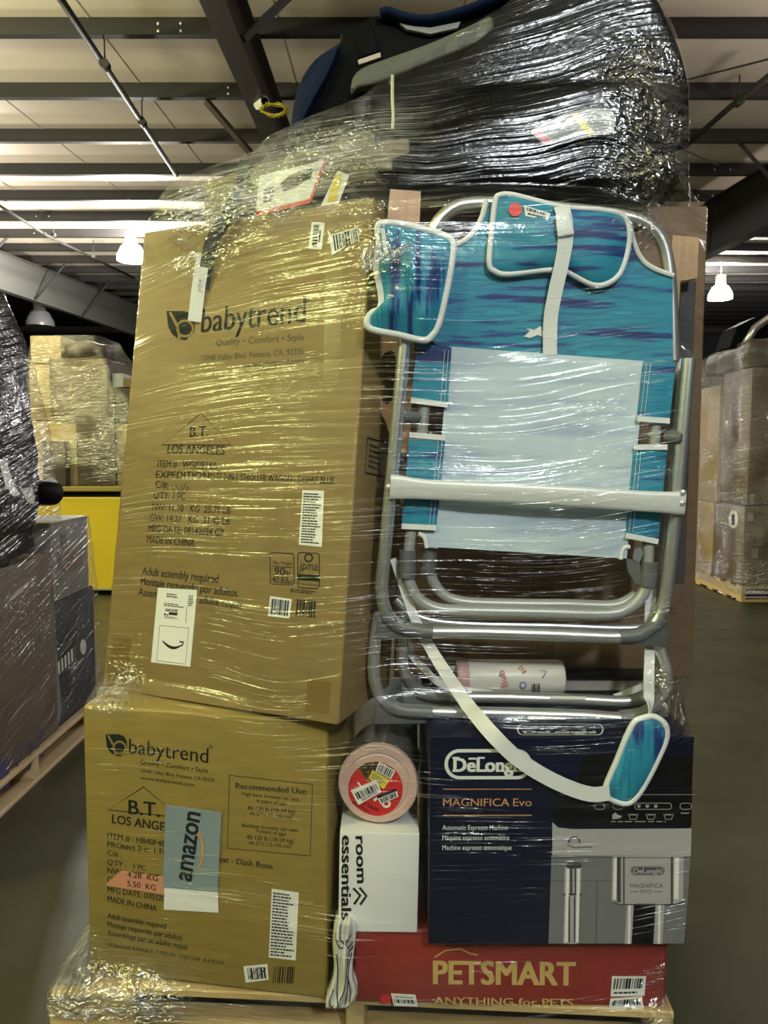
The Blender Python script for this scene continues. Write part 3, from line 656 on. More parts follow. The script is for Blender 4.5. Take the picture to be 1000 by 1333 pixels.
for x0, x1 in ((737, 741), (751, 755)): q.quad(FN, [(x0, 1130), (x1, 1130), (x1 - 2, 1226), (x0 - 2, 1226)], X * 2.4)
for x0, x1 in ((799, 803), (878, 884), (818, 821), (857, 860)): q.quad(FN, [(x0, 1116 if x0 in (799, 878) else 1178), (x1, 1116 if x0 in (799, 878) else 1178), (x1 - 1, 1170 if x0 in (799, 878) else 1228), (x0 - 1, 1170 if x0 in (799, 878) else 1228)], X * 2.4)
q.obj('pictured_chrome', m_white, cn, fix=False)
# logo on its top face
FNT = Frame(FN.P(0, NH, 0), ex=FN.ex, ez=FN.ey)
q = Geo(); q.path(FNT, rrect(674, 943, 785, 957, 7, 8), 2.2, -.0007, True); q.text(FNT, 'DeLonghi', (683, 955), (776, 955), 9, -.0007, .05); q.obj('top_printing', mat('pale_grey_ink', (.45, .45, .45), .5), cn, fix=False)

# --- red carton
# --- white box and canister on it
FR = Frame((-.066, 1.512, .122), -1.2, 0, 0); RW, RH, RD = .668, .168, .5
cr = carton('carton', FR, RW, RH, RD, m_red, 'flat red printed carton with gold lettering lying on the pallet under the navy box', bev=.012)
g = Geo(); g.text(FR, 'PETSMART', (565, 1280), (748, 1282), 33, W1, .035); g.text(FR, 'ANYTHING for PETS', (565, 1307), (746, 1310), 11, W1, .014)
g.path(FR, [(566, 1246), (580, 1237), (600, 1235), (612, 1241), (622, 1243)], 2, W1); g.obj('printing', m_gold, cr, fix=False)
for c, sd in (([(797, 1271), (841, 1271), (839, 1296), (795, 1297)], 5), ([(795, 1300), (836, 1297), (838, 1317), (791, 1320)], 8)):
    st = sticker('barcode_sticker', FR, c, cr, w=.0006); q = Geo(); a, b, e, d = [V(p) for p in c]
    q.bars(FR, [a + V((3, 2)), b + V((-3, 2)), e + V((-3, -10)), d + V((3, -10))], LB, sd, 26); q.lines(FR, [d + V((4, -7)), e + V((-4, -7)), e + V((-4, -3)), d + V((4, -3))], 1, LB, sd); q.obj('label_printing', m_ink, st, fix=False)
st = sticker('barcode_sticker', FR, [(509, 1293), (541, 1295), (544, 1310), (513, 1309)], cr, w=.0006)
q = Geo(); q.bars(FR, [(513, 1300), (539, 1301), (541, 1306), (514, 1305)], LB, 3, 20); q.lines(FR, [(514, 1296), (538, 1297), (538, 1299), (514, 1298)], 1, LB, 2); q.obj('label_printing', m_ink, st, fix=False)
Geo().quad(FR, [(502 + 7 * math.cos(t), 1300 + 6.5 * math.sin(t)) for t in np.linspace(0, 6.28, 17)[:-1]], W1).obj('red_dot', m_redlab, cr, fix=False)

# --- white box with black lettering
FW = Frame((-.097, 1.5, .293), .1, -.5, 1.2); WW, WH, WD = .167, .216, .17
cw = carton('printed_box', FW, WW, WH, WD, m_paper, 'white box with black lettering reading downwards, under the pink lidded canister', bev=.002)
g = Geo(); g.text(FW, 'room', (463, 1089), (465, 1149), 13, W1, .03); g.text(FW, 'essentials', (445.5, 1088), (444.5, 1197), 13, W1, .03)
g.path(FW, [(461, 1177), (469, 1165.5), (460, 1156)], 3.2, W1); g.path(FW, [(469, 1177.5), (477, 1166), (468, 1155)], 3.2, W1)
g.obj('printing', m_ink, cw, fix=False)

# --- canister lying on the white box
pc = at(492, 1021, 1.535); rc = 53.5 / FPX * 1.55
pc.z = FW.P(0, WH, .04).z + rc + .004
can = empty('canister', pc + V((0, .07, -rc)), 'round canister with pink lid and red label lying on the white box', 'canister')
ax = V((.10, 1, -.0)).normalized()
Geo().lathe([(0, rc * .2), (0, rc * .74), (.0012, rc * .76), (.0012, rc * .80), (-.001, rc * .82), (-.001, rc * .97), (.002, rc), (.016, rc), (.018, rc * .98)], pc, ax, 64).obj('lid', m_pink, can, smooth=.6, wrap=True)
m_jar = mat('smoky_clear_plastic', (.10, .095, .09), 0.18, spec=.6)
Geo().lathe([(.018, rc * .955), (.15, rc * .955), (.165, rc * .9)], pc, ax, 48).obj('jar', m_jar, can, smooth=.6, wrap=True)
FC = Frame(pc + ax * -.0004, ex=V((1, -.10, 0)), ez=V((0, 0, 1)))
cc = (492, 1021)
lab = Geo().quad(FC, [(cc[0] - 3 + 35.5 * math.cos(t), cc[1] + 6 + 35.5 * math.sin(t)) for t in np.linspace(0, 6.2832, 49)[:-1]], -.0004).obj('round_label', m_redlab, can, fix=False)
m_choc = stretched('dark_speckled_print', (.03, .015, .01), (.30, .18, .05), 220, .5, .7, .5)
Geo().quad(FC, [(466, 1000), (476, 993), (492, 991), (512, 1000), (500, 1010), (478, 1016)], -.0008).obj('dark_picture', m_choc, lab, fix=False)
q = Geo(); q.quad(FC, [(485, 1002), (507, 1015), (500, 1027), (480, 1013)], -.0012); q.obj('yellow_patch', m_yel, lab, fix=False)
q = Geo(); q.lines(FC, [(486, 1005), (504, 1016), (500, 1023), (482, 1012)], 3, -.0016, 4); q.obj('patch_printing', m_grey_m, lab, fix=False)
def lab_st(c, sd, m=m_white, w=-.002):
    o = Geo().quad(FC, c, w).obj('barcode_sticker', m, lab, fix=False); a, b, e, d = [V(p) for p in c]
    L_ = lambda x, y: a.lerp(b, x).lerp(d.lerp(e, x), y)
    return o, L_
for c, sd, yy in (([(494, 991), (515, 1003), (509, 1014), (489, 1003)], 2, (.1, .9)), ([(457, 1028), (490, 1014), (497, 1030), (467, 1047)], 7, (.25, .7)), ([(491, 1036), (516, 1026), (519, 1036), (496, 1046)], 9, (.35, .9))):
    o, L_ = lab_st(c, sd, w=-.002 - .0002 * sd)
    q = Geo(); q.bars(FC, [L_(.08, yy[0]), L_(.92, yy[0]), L_(.92, yy[1]), L_(.08, yy[1])], -.0026 - .0002 * sd, sd, 22)
    if sd == 9: q.quad(FC, [L_(0, -.1), L_(1, -.1), L_(1, .25), L_(0, .25)], -.0046)
    if sd == 7: q.text(FC, '0001427737', tuple(L_(.2, .92)), tuple(L_(.85, .92)), 4, -.0042, .01)
    q.obj('bars', m_ink, lab, fix=False)
q = Geo(); q.text(FC, 'SIMPLY', (494, 1053), (474, 1043), 5, -.0008, .02); q.lines(FC, [(460, 1042), (490, 1059), (486, 1062), (458, 1046)], 2, -.0008, 3); q.obj('label_lettering', m_ink, lab, fix=False)
q = Geo(); q.path(FC, [(503 + 4.5 * math.cos(t), 1046 + 4 * math.sin(t)) for t in np.linspace(0, 6.28, 13)[:-1]], 3, -.0010, True); q.path(FC, [(487, 1042), (494, 1036)], 3, -.001); q.path(FC, [(466, 1018), (470, 1024)], 2, -.001); q.obj('white_lettering', m_white, lab, fix=False)

# dark green carton glimpsed in the gap behind the canister
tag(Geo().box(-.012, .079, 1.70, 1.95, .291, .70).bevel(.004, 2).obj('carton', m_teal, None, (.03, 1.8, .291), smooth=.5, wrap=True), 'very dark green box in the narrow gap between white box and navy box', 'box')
# --- white patterned cloth stuffed in the gap
m_cloth = mat('white_cloth', (0.66, 0.65, 0.60), 0.85, bump=0.15, bscale=150)
oc = at(446, 1312, 1.49)
def clothsurf():
    rows = [(1203, 436, 462), (1210, 434, 464), (1230, 433, 462), (1255, 435, 459), (1275, 434, 460), (1292, 429, 466), (1303, 424, 462), (1313, 424, 452)]
    vs = []; fs = []; n = 29; R_ = []
    ys = np.linspace(1203, 1313, 40)
    for y in ys:
        l = np.interp(y, [r[0] for r in rows], [r[1] for r in rows]); r_ = np.interp(y, [r[0] for r in rows], [r[2] for r in rows])
        for k in range(n):
            t = k / (n - 1); d = 1.497 - .022 * math.sin(math.pi * t) ** .5 - .007 * math.sin(t * 14 + y * .03) + .006 * math.cos(t * 6 - y * .07)
            vs.append(at(l + (r_ - l) * t, y, d))
    m_ = len(ys)
    for i in range(m_ - 1):
        for k in range(n - 1): fs.append((i * n + k, i * n + k + 1, (i + 1) * n + k + 1, (i + 1) * n + k))
    return vs, fs, n, m_
vs, fs, n, m_ = clothsurf()
bk = [p + V((0, .05, 0)) for p in vs]; N0 = len(vs)
ring = [(0 * n + k) for k in range(n)] + [i * n + n - 1 for i in range(1, m_)] + [(m_ - 1) * n + k for k in range(n - 2, -1, -1)] + [i * n for i in range(m_ - 2, 0, -1)]
allf = fs + [tuple(i + N0 for i in f[::-1]) for f in fs] + [(ring[i], ring[(i + 1) % len(ring)], ring[(i + 1) % len(ring)] + N0, ring[i] + N0) for i in range(len(ring))]
cloth = tag(Geo().add(vs + bk, allf).obj('cloth', m_cloth, None, oc, smooth=True, wrap=True), 'white cloth with thin black lines stuffed between lower carton and red carton', 'cloth')
def on_cloth(pts, r):
    out = []
    for i, j in pts:
        ii = min(m_ - 1, max(0, i)); jj = min(n - 1, max(0, j)); a = vs[int(ii) * n + int(jj)]; out.append(a + V((0, -.001, 0)))
    return catmull(out, 4), r
g = Geo()
for pts in ([(0, 8), (6, 9), (9, 14), (12, 22), (10, 26)], [(4, 3), (9, 6), (11, 12), (7, 18)], [(5, 22), (9, 17), (11, 20), (8, 25)], [(14, 5), (22, 6), (30, 7), (36, 12), (38, 15)], [(12, 22), (18, 20), (25, 18), (33, 14), (38, 8)], [(13, 25), (20, 22), (28, 19), (36, 20), (39, 24)], [(24, 20), (31, 21), (36, 24)], [(30, 3), (36, 4), (39, 9)]):
    P_, r = on_cloth(pts, .0013); g.tube(P_, r, 5)
g.obj('drawn_lines', m_ink, cloth)

# --- brown carton behind the chair
FB = Frame((at(513, 600, 1.82).x, 1.815, FN.P(0, NH, .35).z + .002)); BW = at(911, 600, 1.815).x - FB.o.x; BH = at(700, 268, 1.815).z - FB.o.z
cb = carton('carton', FB, BW, BH, .19, m_kraft_dk, 'tall dark brown carton standing on the navy box behind the folded chair', bev=.005)
m_taped = mat('glossy_brown_tape', (.16, .10, .06), .25)
sticker('tape', FB, [(690, 716), (722, 717), (722, 860), (690, 860)], cb, m_taped, .0004); sticker('tape', FB, [(540, 775), (880, 790), (880, 800), (540, 786)], cb, m_taped, .0004)
# flat dark box on the navy box
zt = FN.P(0, NH, .3).z
FF = Frame((at(560, 900, 1.725).x, 1.715, zt + .001), 0); Wf = at(868, 900, 1.725).x - FF.o.x
fb = tag(Geo().fbox(FF, 0, Wf, 0, .030, 0, .09).bevel(.003, 2).obj('flat_box', m_black_pr, None, FF.o, smooth=.5, wrap=True), 'flat black box with a pale label lying behind the white bottle on the navy box', 'box')
st = Geo().fbox(FF, Wf * .56, Wf * .95, .003, .026, -.001, 0).obj('pale_label', mat('dull_label', (.33, .30, .28), .5), fb)
q = Geo(); q.lines(FF, [(745, 898), (845, 898), (845, 902), (745, 902)], 1, -.0016, 2); q.obj('label_printing', m_ink, fb, fix=False)
# --- white bottle lying on the navy box
b0 = at(596, 884, 1.685); rb = 23 / FPX * 1.7; b0.z = zt + rb + .004; b1 = V((at(733, 884, 1.685).x, 1.685, b0.z)); Lb = (b1 - b0).length
bt = empty('bottle', V(((b0.x + b1.x) / 2, b0.y, zt)), 'white insulated bottle with dusty pink collar lying behind the chair feet', 'bottle')
Geo().lathe([(.022, rb * .97), (.03, rb), (Lb - .012, rb), (Lb - .003, rb * .93), (Lb, rb * .8)], b0, (1, 0, 0), 40).obj('body', m_bottle, bt, smooth=.6, wrap=True)
Geo().lathe([(-.004, rb * .9), (0, rb * 1.0), (.022, rb * 1.0), (.024, rb * .97)], b0, (1, 0, 0), 40).obj('collar', m_pinkcap, bt, smooth=.6, wrap=True)
lp = [b0 + V((-.002, 0, rb * .5)), b0 + V((-.03, 0, rb * .5)), b0 + V((-.036, 0, 0)), b0 + V((-.03, 0, -rb * .7)), b0 + V((-.002, 0, -rb * .7))]
Geo().tube(catmull(lp, 6), .006, 10).obj('carry_loop', mat('warm_grey_plastic', (.42, .39, .36), .45), bt, smooth=True, wrap=True)
FBt = Frame(b0 + V((0, -rb - .0008, 0)), ex=(1, 0, 0), ez=(0, 0, 1))
g = Geo(); g.text(FBt, 'Bub', (662, 893), (656, 872), 9, 0, .01); g.text(FBt, 'bl', (686, 874), (680, 866), 6, .002, .01); g.obj('pink_script', mat('rose_ink', (.55, .2, .18), .5), bt, fix=False)
g = Geo(); g.path(FBt, [(681 + 4 * math.cos(t), 892 + 4 * math.sin(t)) for t in np.linspace(0, 6.28, 9)[:-1]], 1.6, 0, True); g.path(FBt, [(706, 883), (712, 874), (705, 872)], 1.2, 0); g.obj('blue_doodles', mat('blue_ink', (.1, .16, .4), .5), bt, fix=False)
g = Geo(); g.bars(FBt, [(692, 890), (704, 890), (704, 905), (692, 905)], 0, 3, 12); g.obj('bars', m_ink, bt, fix=False)

# --- wooden end boards behind the chair
def board(name, pix, Y, t, m, label, holes=()):
    g = Geo(); out = [at(x, y, Y) for x, y in pix]
    if not holes: g.prism(out, (0, t, 0))
    else:
        bm = bmesh.new()
        def lp(pts): vs_ = [bm.verts.new(p) for p in pts]; return [bm.edges.new((vs_[i], vs_[(i + 1) % len(vs_)])) for i in range(len(vs_))]
        es = lp(out)
        for h in holes: es += lp([at(x, y, Y) for x, y in h])
        bmesh.ops.triangle_fill(bm, edges=es, use_beauty=True)
        r = bmesh.ops.extrude_face_region(bm, geom=list(bm.faces)); bmesh.ops.translate(bm, vec=(0, t, 0), verts=[e for e in r['geom'] if isinstance(e, bmesh.types.BMVert)])
        bm.verts.index_update(); g.v = [v.co.copy() for v in bm.verts]; g.f = [tuple(v.index for v in f.verts) for f in bm.faces]; bm.free()
    og = sum(out, V((0, 0, 0))) / len(out); og.z = min(p.z for p in out)
    return tag(g.obj(name, m, None, og, wrap=True), label, 'board')
slot = [(496, 466), (501, 459), (508, 456), (514, 459), (516, 468), (514, 510), (510, 522), (504, 527), (497, 521), (494, 505)]
board('wooden_board', [(508, 246), (548, 249), (541, 420), (533, 590), (519, 590), (505, 560), (503, 550), (485, 518), (485, 450), (492, 430), (498, 350)], 1.655, .018, m_ply, 'pale wooden board with an oval hand slot rising behind the chair pouch', (slot,))
board('wooden_board', [(876, 306), (910, 309), (908, 362), (886, 366), (880, 470), (862, 760), (848, 760), (862, 470), (872, 366)], 1.66, .018, m_wood, 'pale wooden board standing behind the top right corner of the chair')
tag(Geo().prism([at(x, y, 1.70) for x, y in ((886, 368), (907, 364), (903, 470), (892, 760), (872, 760), (882, 470))], (0, .012, 0)).bevel(.003, 2).obj('plastic_strip', mat('dark_grey_plastic_strip', (.07, .07, .068), .3), None, at(880, 760, 1.7), wrap=True), 'dark grey plastic strip standing below the short wooden board at the right of the chair', 'strip')
# ------------------------------------------------------------------ folded beach chair
ch = empty('beach_chair', at(690, 934, 1.56), 'folded silver beach chair with turquoise streaked cloth standing on the navy box', 'chair')
def px3(pts, Y): return [at(p[0], p[1], p[2] if len(p) > 2 else Y) for p in pts]
def part(name, m, g, parent=ch, smooth=.7, wrap=True): return g.obj(name, m, parent, smooth=smooth, wrap=wrap)
def sheet(pix, Y, t=.003): return Geo().prism(px3(pix, Y), (0, t, 0))
K = 1.56 / FPX
# tubes
front = catmull(px3([(529, 425), (520, 520), (510, 625), (501, 720), (497, 765), (503, 797), (522, 815), (550, 822), (620, 823), (720, 826), (800, 829), (834, 825), (855, 808), (866, 780), (872, 735), (880, 660), (889, 560), (897, 467)], 1.555), 6)
part('front_frame', m_alu, Geo().tube(front, 8.6 * K, 16))
low = catmull(px3([(494, 800, 1.575), (488, 840, 1.57), (487, 880, 1.562), (498, 910, 1.56), (525, 925, 1.56), (565, 927, 1.56), (660, 929, 1.56), (760, 932, 1.56), (815, 935, 1.56), (848, 925, 1.56), (866, 905, 1.56), (868, 875, 1.562), (860, 845, 1.57)], 1.56), 6)
part('foot_frame', m_alu, Geo().tube(low, 8.3 * K, 16))
rear = catmull(px3([(526, 760), (524, 800), (523, 840), (527, 875), (545, 898), (575, 906), (660, 908), (760, 911), (815, 913), (845, 905), (858, 885), (858, 850), (858, 790), (866, 680), (877, 560), (884, 468)], 1.61), 6)
part('rear_frame', m_alu, Geo().tube(rear, 8.0 * K, 14))
part('cross_tube', m_alu, Geo().tube(catmull(px3([(515, 780), (545, 803), (600, 812), (720, 815), (830, 818), (850, 806)], 1.60), 6), 7 * K, 12))
top = catmull(px3([(546, 445), (552, 380), (558, 325), (567, 295), (585, 275), (610, 266), (660, 266), (740, 273), (800, 280), (835, 289), (858, 308), (869, 340), (874, 400), (876, 470)], 1.605), 6)
part('back_frame', m_alu, Geo().tube(top, 8.8 * K, 16))
part('seat_rail', m_alu_grey, Geo().tube(catmull(px3([(561, 452), (552, 540), (541, 640), (532, 722)], 1.577), 5), 7.5 * K, 14))
part('seat_rail', m_alu_grey, Geo().tube(catmull(px3([(860, 470), (853, 560), (848, 640), (843, 735)], 1.577), 5), 7.5 * K, 14))
part('leg_loop', m_alu_grey, Geo().tube(catmull(px3([(530, 738), (533, 758), (545, 780), (568, 792), (600, 795), (700, 797), (785, 799), (815, 793), (836, 775), (846, 750)], 1.577), 6), 8.3 * K, 14))
part('leg_loop', m_alu_grey, Geo().tube(catmull(px3([(558, 738), (562, 752), (575, 772), (600, 783), (660, 786), (740, 787), (800, 788), (828, 775)], 1.60), 6), 7.6 * K, 14))
for a, b, r, Y in (((531, 716), (530, 752), 11.5, 1.577), ((559, 714), (557, 746), 11.0, 1.60), ((845, 731), (842, 763), 11.5, 1.577)):
    part('tube_socket', m_gplast, Geo().tube(px3([a, ((a[0] + b[0]) / 2, (a[1] + b[1]) / 2), b], Y), r * K, 14))
part('hinge_plate', m_gplast, Geo().prism(px3([(815, 727), (833, 730), (836, 764), (826, 758), (818, 744)], 1.570), (0, .006, 0)))
part('hinge_plate', m_alu, Geo().prism(px3([(834, 712), (826, 715), (824, 728), (832, 733), (838, 720)], 1.567), (0, .004, 0)))
# plastic corner feet
def elbow(web, path_, Y, r):
    g = Geo().prism(px3(web, Y - .002), (0, .012, 0)).bevel(.002, 2); g.tube(catmull(px3(path_, Y), 6), r * K, 14)
    part('corner_foot', m_gplast, g)
elbow([(487, 797), (502, 794), (508, 806), (524, 818), (562, 824), (562, 832), (487, 831), (491, 815)], [(501, 795), (508, 806), (524, 817), (563, 823)], 1.555, 9.6)
elbow([(871, 810), (862, 803), (848, 815), (830, 826), (805, 829), (804, 839), (866, 842), (870, 830)], [(862, 804), (850, 815), (832, 826), (806, 829)], 1.555, 9.6)
elbow([(486, 902), (500, 898), (508, 912), (525, 924), (562, 927), (562, 942), (486, 943), (489, 920)], [(497, 908), (508, 918), (526, 925), (563, 927)], 1.56, 9.4)
elbow([(870, 905), (862, 903), (850, 918), (832, 930), (806, 934), (806, 944), (874, 945), (868, 925)], [(866, 905), (852, 920), (834, 930), (807, 934)], 1.56, 9.4)
elbow([(522, 888), (534, 884), (545, 897), (560, 905), (597, 907), (597, 922), (526, 922)], [(530, 880), (541, 896), (560, 905), (598, 907)], 1.61, 9.2)
elbow([(860, 890), (852, 892), (842, 905), (822, 912), (822, 924), (862, 924)], [(855, 893), (842, 906), (822, 913)], 1.61, 9.2)
# knobs joining rails and frame
part('pivot_knob', m_gplast, Geo().tube(px3([(520, 543, 1.56), (533, 543, 1.566), (543, 544, 1.572), (548, 544, 1.574)], 1.565), [9 * K, 8.6 * K, 7 * K, 5 * K], 14))
part('pivot_knob', m_gplast, Geo().tube(px3([(868, 569, 1.570), (876, 569, 1.560), (884, 570, 1.545), (888, 570, 1.54)], 1.565), [8 * K, 9 * K, 8 * K, 5 * K], 14))
# pale flattened cross bar with rivets
g = Geo(); pts = px3([(508, 634), (520, 634), (535, 635.5), (560, 637.5), (640, 641), (740, 646), (830, 652), (866, 654), (880, 655), (891, 655)], 1.536)
wv = [16, 15.5, 14, 13, 13, 13.3, 13.5, 14, 15, 15.5]; n = len(pts); vs = []; seg = 14
for i, p in enumerate(pts):
    for k in range(seg):
        a = 2 * math.pi * k / seg; ca, sa = math.cos(a), math.sin(a)
        vs.append(p + V((0, -.008 * (abs(ca) ** .6) * (1 if ca > 0 else -1), 0)) + V((.06, 0, 1)).normalized() * (wv[i] * K * (abs(sa) ** .6) * (1 if sa > 0 else -1)))
fs = [(i * seg + k, i * seg + (k + 1) % seg, (i + 1) * seg + (k + 1) % seg, (i + 1) * seg + k) for i in range(n - 1) for k in range(seg)] + [tuple(range(seg)), tuple((n - 1) * seg + k for k in range(seg))]
bar = part('cross_bar', m_bar, g.add(vs, fs), smooth=.9)
for x, y in ((506, 634), (888, 655), (889, 641)):
    Geo().lathe([(0, .006), (.004, .006), (.006, .0035)], at(x, y, 1.541 if x < 600 else 1.53), (0, -1, 0), 14).obj('rivet', m_galv, bar, smooth=.8)
# cloths
part('back_cloth', m_surf, sheet([(630, 262), (626, 280), (618, 298), (604, 312), (586, 320), (556, 324), (548, 440), (585, 455), (700, 462), (876, 472), (876, 358), (852, 350), (836, 338), (826, 318), (820, 290), (740, 270)], 1.588))
cl_ = Geo()
for pp in ([(633, 261), (628, 281), (619, 299), (605, 313), (586, 321)], [(818, 288), (826, 318), (836, 338), (852, 350), (877, 359)]): cl_.tube(catmull(px3(pp, 1.586), 6), 3.6 * K, 8)
part('back_piping', m_trim, cl_)
def grid(tl, tr, br, bl, Y, sag=0.0, nx=24, ny=24, t=.003, wob=.0):
    vs = []; fs = []; tl, tr, br, bl = [V(p) for p in (tl, tr, br, bl)]
    for j in range(ny + 1):
        for i in range(nx + 1):
            a, b = i / nx, j / ny; q = tl.lerp(tr, a).lerp(bl.lerp(br, a), b); p = at(q.x, q.y, Y + sag * math.sin(math.pi * a))
            vs.append(p + V((0, wob * noise.noise(p * 14), 0)))
    m = len(vs); W_ = nx + 1
    for j in range(ny):
        for i in range(nx): k = j * W_ + i; fs.append((k, k + 1, k + W_ + 1, k + W_))
    bd = list(range(nx + 1)) + [j * W_ + nx for j in range(1, ny + 1)] + [ny * W_ + i for i in range(nx - 1, -1, -1)] + [j * W_ for j in range(ny - 1, 0, -1)]
    return Geo().add(vs + [p + V((0, t, 0)) for p in vs], fs + [tuple(i + m for i in f[::-1]) for f in fs] + [(bd[i], bd[(i + 1) % len(bd)], bd[(i + 1) % len(bd)] + m, bd[i] + m) for i in range(len(bd))])
sl = part('sling', m_sling, grid((585, 451), (841, 470), (816, 727), (563, 712), 1.568, .010, wob=.003))
part('sling_flap', m_sling, Geo().prism(px3([(566, 690), (545, 693), (552, 700), (556, 712), (570, 714)], 1.569), (0, .003, 0)), sl)
part('sling_edge', m_trim, Geo().tube(catmull(px3([(820, 712), (812, 714), (808, 728)], 1.5665), 5), 3 * K, 8), sl)
part('sling_edge', m_trim, Geo().tube(catmull(px3([(545, 694), (553, 700), (556, 713)], 1.5665), 5), 3 * K, 8), sl)
def sleeve(c, hem_top, hem_bot):
    tl, tr, br, bl = c; vs = []; nx = 10; ny = 12; fs = []
    TL, TR, BR, BL = [V(p) for p in c]
    for j in range(ny + 1):
        for i in range(nx + 1):
            a, b = i / nx, j / ny; q = TL.lerp(TR, a).lerp(BL.lerp(BR, a), b); vs.append(at(q.x, q.y, 1.5645 - .004 * math.sin(math.pi * a)))
    m = len(vs); W_ = nx + 1
    for j in range(ny):
        for i in range(nx): k = j * W_ + i; fs.append((k, k + 1, k + W_ + 1, k + W_))
    o = part('sleeve', m_surf, Geo().add(vs, fs + []).add([p + V((0, .0025, 0)) for p in vs], [f[::-1] for f in fs]))
    for on, (a, b) in ((hem_top, (tl, tr)), (hem_bot, (bl, br))):
        if on: Geo().ribbon(px3([a, ((a[0] + b[0]) / 2, (a[1] + b[1]) / 2), b], 1.5585), 7 * K, (0, 1, 0), .002).obj('hem', m_trim, o, wrap=True)
    inner = (tr, br) if tr[0] < 700 else (tl, bl); s_ = 1 if tr[0] < 700 else -1
    for dx in (4, 9): Geo().tube(px3([(inner[0][0] - s_ * dx, inner[0][1] + 4), (inner[1][0] - s_ * dx, inner[1][1] - 4)], 1.5598), .0005, 5).obj('stitching', m_trim, o)
sleeve([(543, 447), (588, 452), (583, 527), (535, 521)], False, True)
sleeve([(533, 566), (580, 570), (568, 687), (523, 685)], True, True)
sleeve([(838, 470), (880, 471), (872, 548), (830, 545)], False, True)
sleeve([(826, 582), (869, 582), (857, 705), (815, 697)], True, True)
# rolled pillow, buckle, fish emblem
pil_o = catmull(px3([(645, 262), (652, 254), (668, 254), (700, 262), (735, 270), (775, 273), (806, 278), (817, 290), (819, 315), (812, 345), (802, 362), (785, 371), (770, 370), (750, 360), (733, 352), (705, 352), (660, 357), (644, 353), (637, 343), (640, 305)], 1.574), 4, True)
pil = part('pillow', m_surf, Geo().puff(pil_o, (0, -1, 0), .020, 8, .3, .004), smooth=True)
Geo().loop(pil_o, 3.9 * K, 8).obj('piping', m_trim, pil, smooth=True, wrap=True)
dot = Geo().lathe([(0, 8.3 * K), (.0012, 8.3 * K)], at(671, 273, 1.5575), (0, -1, 0), 24).obj('red_sticker', mat('red_sticker', (.75, .04, .02), .5), pil)
g = Geo().prism(px3([(682, 267), (717, 278), (713, 287), (684, 281)], 1.5545), (0, .001, 0)); lb = g.obj('barcode_label', m_white, pil, wrap=True)
FLB = Frame(at(682, 281, 1.5543), ex=(1, 0, 0), ez=(0, 0, 1))
q = Geo(); q.bars(FLB, [(686, 270), (712, 278), (711, 281), (686, 274)], -.0003, 4, 22); q.lines(FLB, [(687, 276), (711, 282), (710, 285), (687, 280)], 1, -.0003, 2); q.obj('label_printing', m_ink, lb, fix=False)
part('buckle_strap', m_web, Geo().ribbon(catmull(px3([(731, 268, 1.556), (736, 290, 1.550), (736, 315, 1.550), (731, 345, 1.556), (723, 380, 1.566), (717, 415, 1.574), (716, 462, 1.578)], 1.55), 5), [19 * K] * 12 + [18 * K] * 10 + [18 * K] * 9, (0, 1, 0), .002))
part('buckle', m_trim, Geo().hexa(px3([(726, 309), (748, 305), (748, 305, 1.547), (726, 309, 1.547), (723, 279), (742, 276), (742, 276, 1.547), (723, 279, 1.547)], 1.541)).bevel(.003, 3))
q = Geo().prism(px3([(682, 438), (690, 431), (686, 427), (696, 430), (704, 424), (706, 431), (713, 429), (711, 440), (700, 436), (690, 440)], 1.5855), (0, .0015, 0)); part('fish_emblem', m_trim, q)
# hanging pouch
pou = catmull(px3([(493, 293), (515, 291), (540, 296), (568, 303), (587, 312), (590, 325), (586, 355), (579, 390), (570, 425), (558, 441), (545, 442), (520, 436), (485, 429), (478, 419), (484, 408), (495, 402), (497, 385), (490, 345), (494, 320)], 1.532), 4, True)
def pouch():
    out = pou; c = sum(out, V((0, 0, 0))) / len(out); n = len(out); rings = 12; vs = []; fs = []
    for k in range(rings):
        sc = 1 - (k / rings) ** 1.2
        for p in out:
            q = c + (p - c) * sc; h = .022 * (1 - sc ** 3)
            h += .019 * (1 - sc) * (noise.noise(V((q.x * 45, 0, q.z * 16))) + .6 * abs(noise.noise(V((q.x * 30 + q.z * 30, 5, q.z * 25)))))
            vs.append(q + V((0, -h, 0)))
    vs.append(c + V((0, -.026, 0)))
    for k in range(rings - 1):
        for i in range(n): j = (i + 1) % n; fs.append((k * n + i, k * n + j, (k + 1) * n + j, (k + 1) * n + i))
    for i in range(n): fs.append(((rings - 1) * n + i, (rings - 1) * n + (i + 1) % n, rings * n))
    b = len(vs); vs += [p + V((0, .012, 0)) for p in out]; fs.append(tuple(range(b, b + n)))
    for i in range(n): j = (i + 1) % n; fs.append((i, j, b + j, b + i))
    return Geo().add(vs, fs)
po = part('pouch', m_surf_v, pouch(), smooth=True)
Geo().loop(pou, 4.6 * K, 8).obj('piping', m_trim, po, smooth=True, wrap=True)
Geo().ribbon(catmull(px3([(498, 297), (500, 310), (502, 328)], 1.515), 5), 5 * K, (0, 1, 0), .002).obj('zip_tape', m_trim, po, wrap=True)
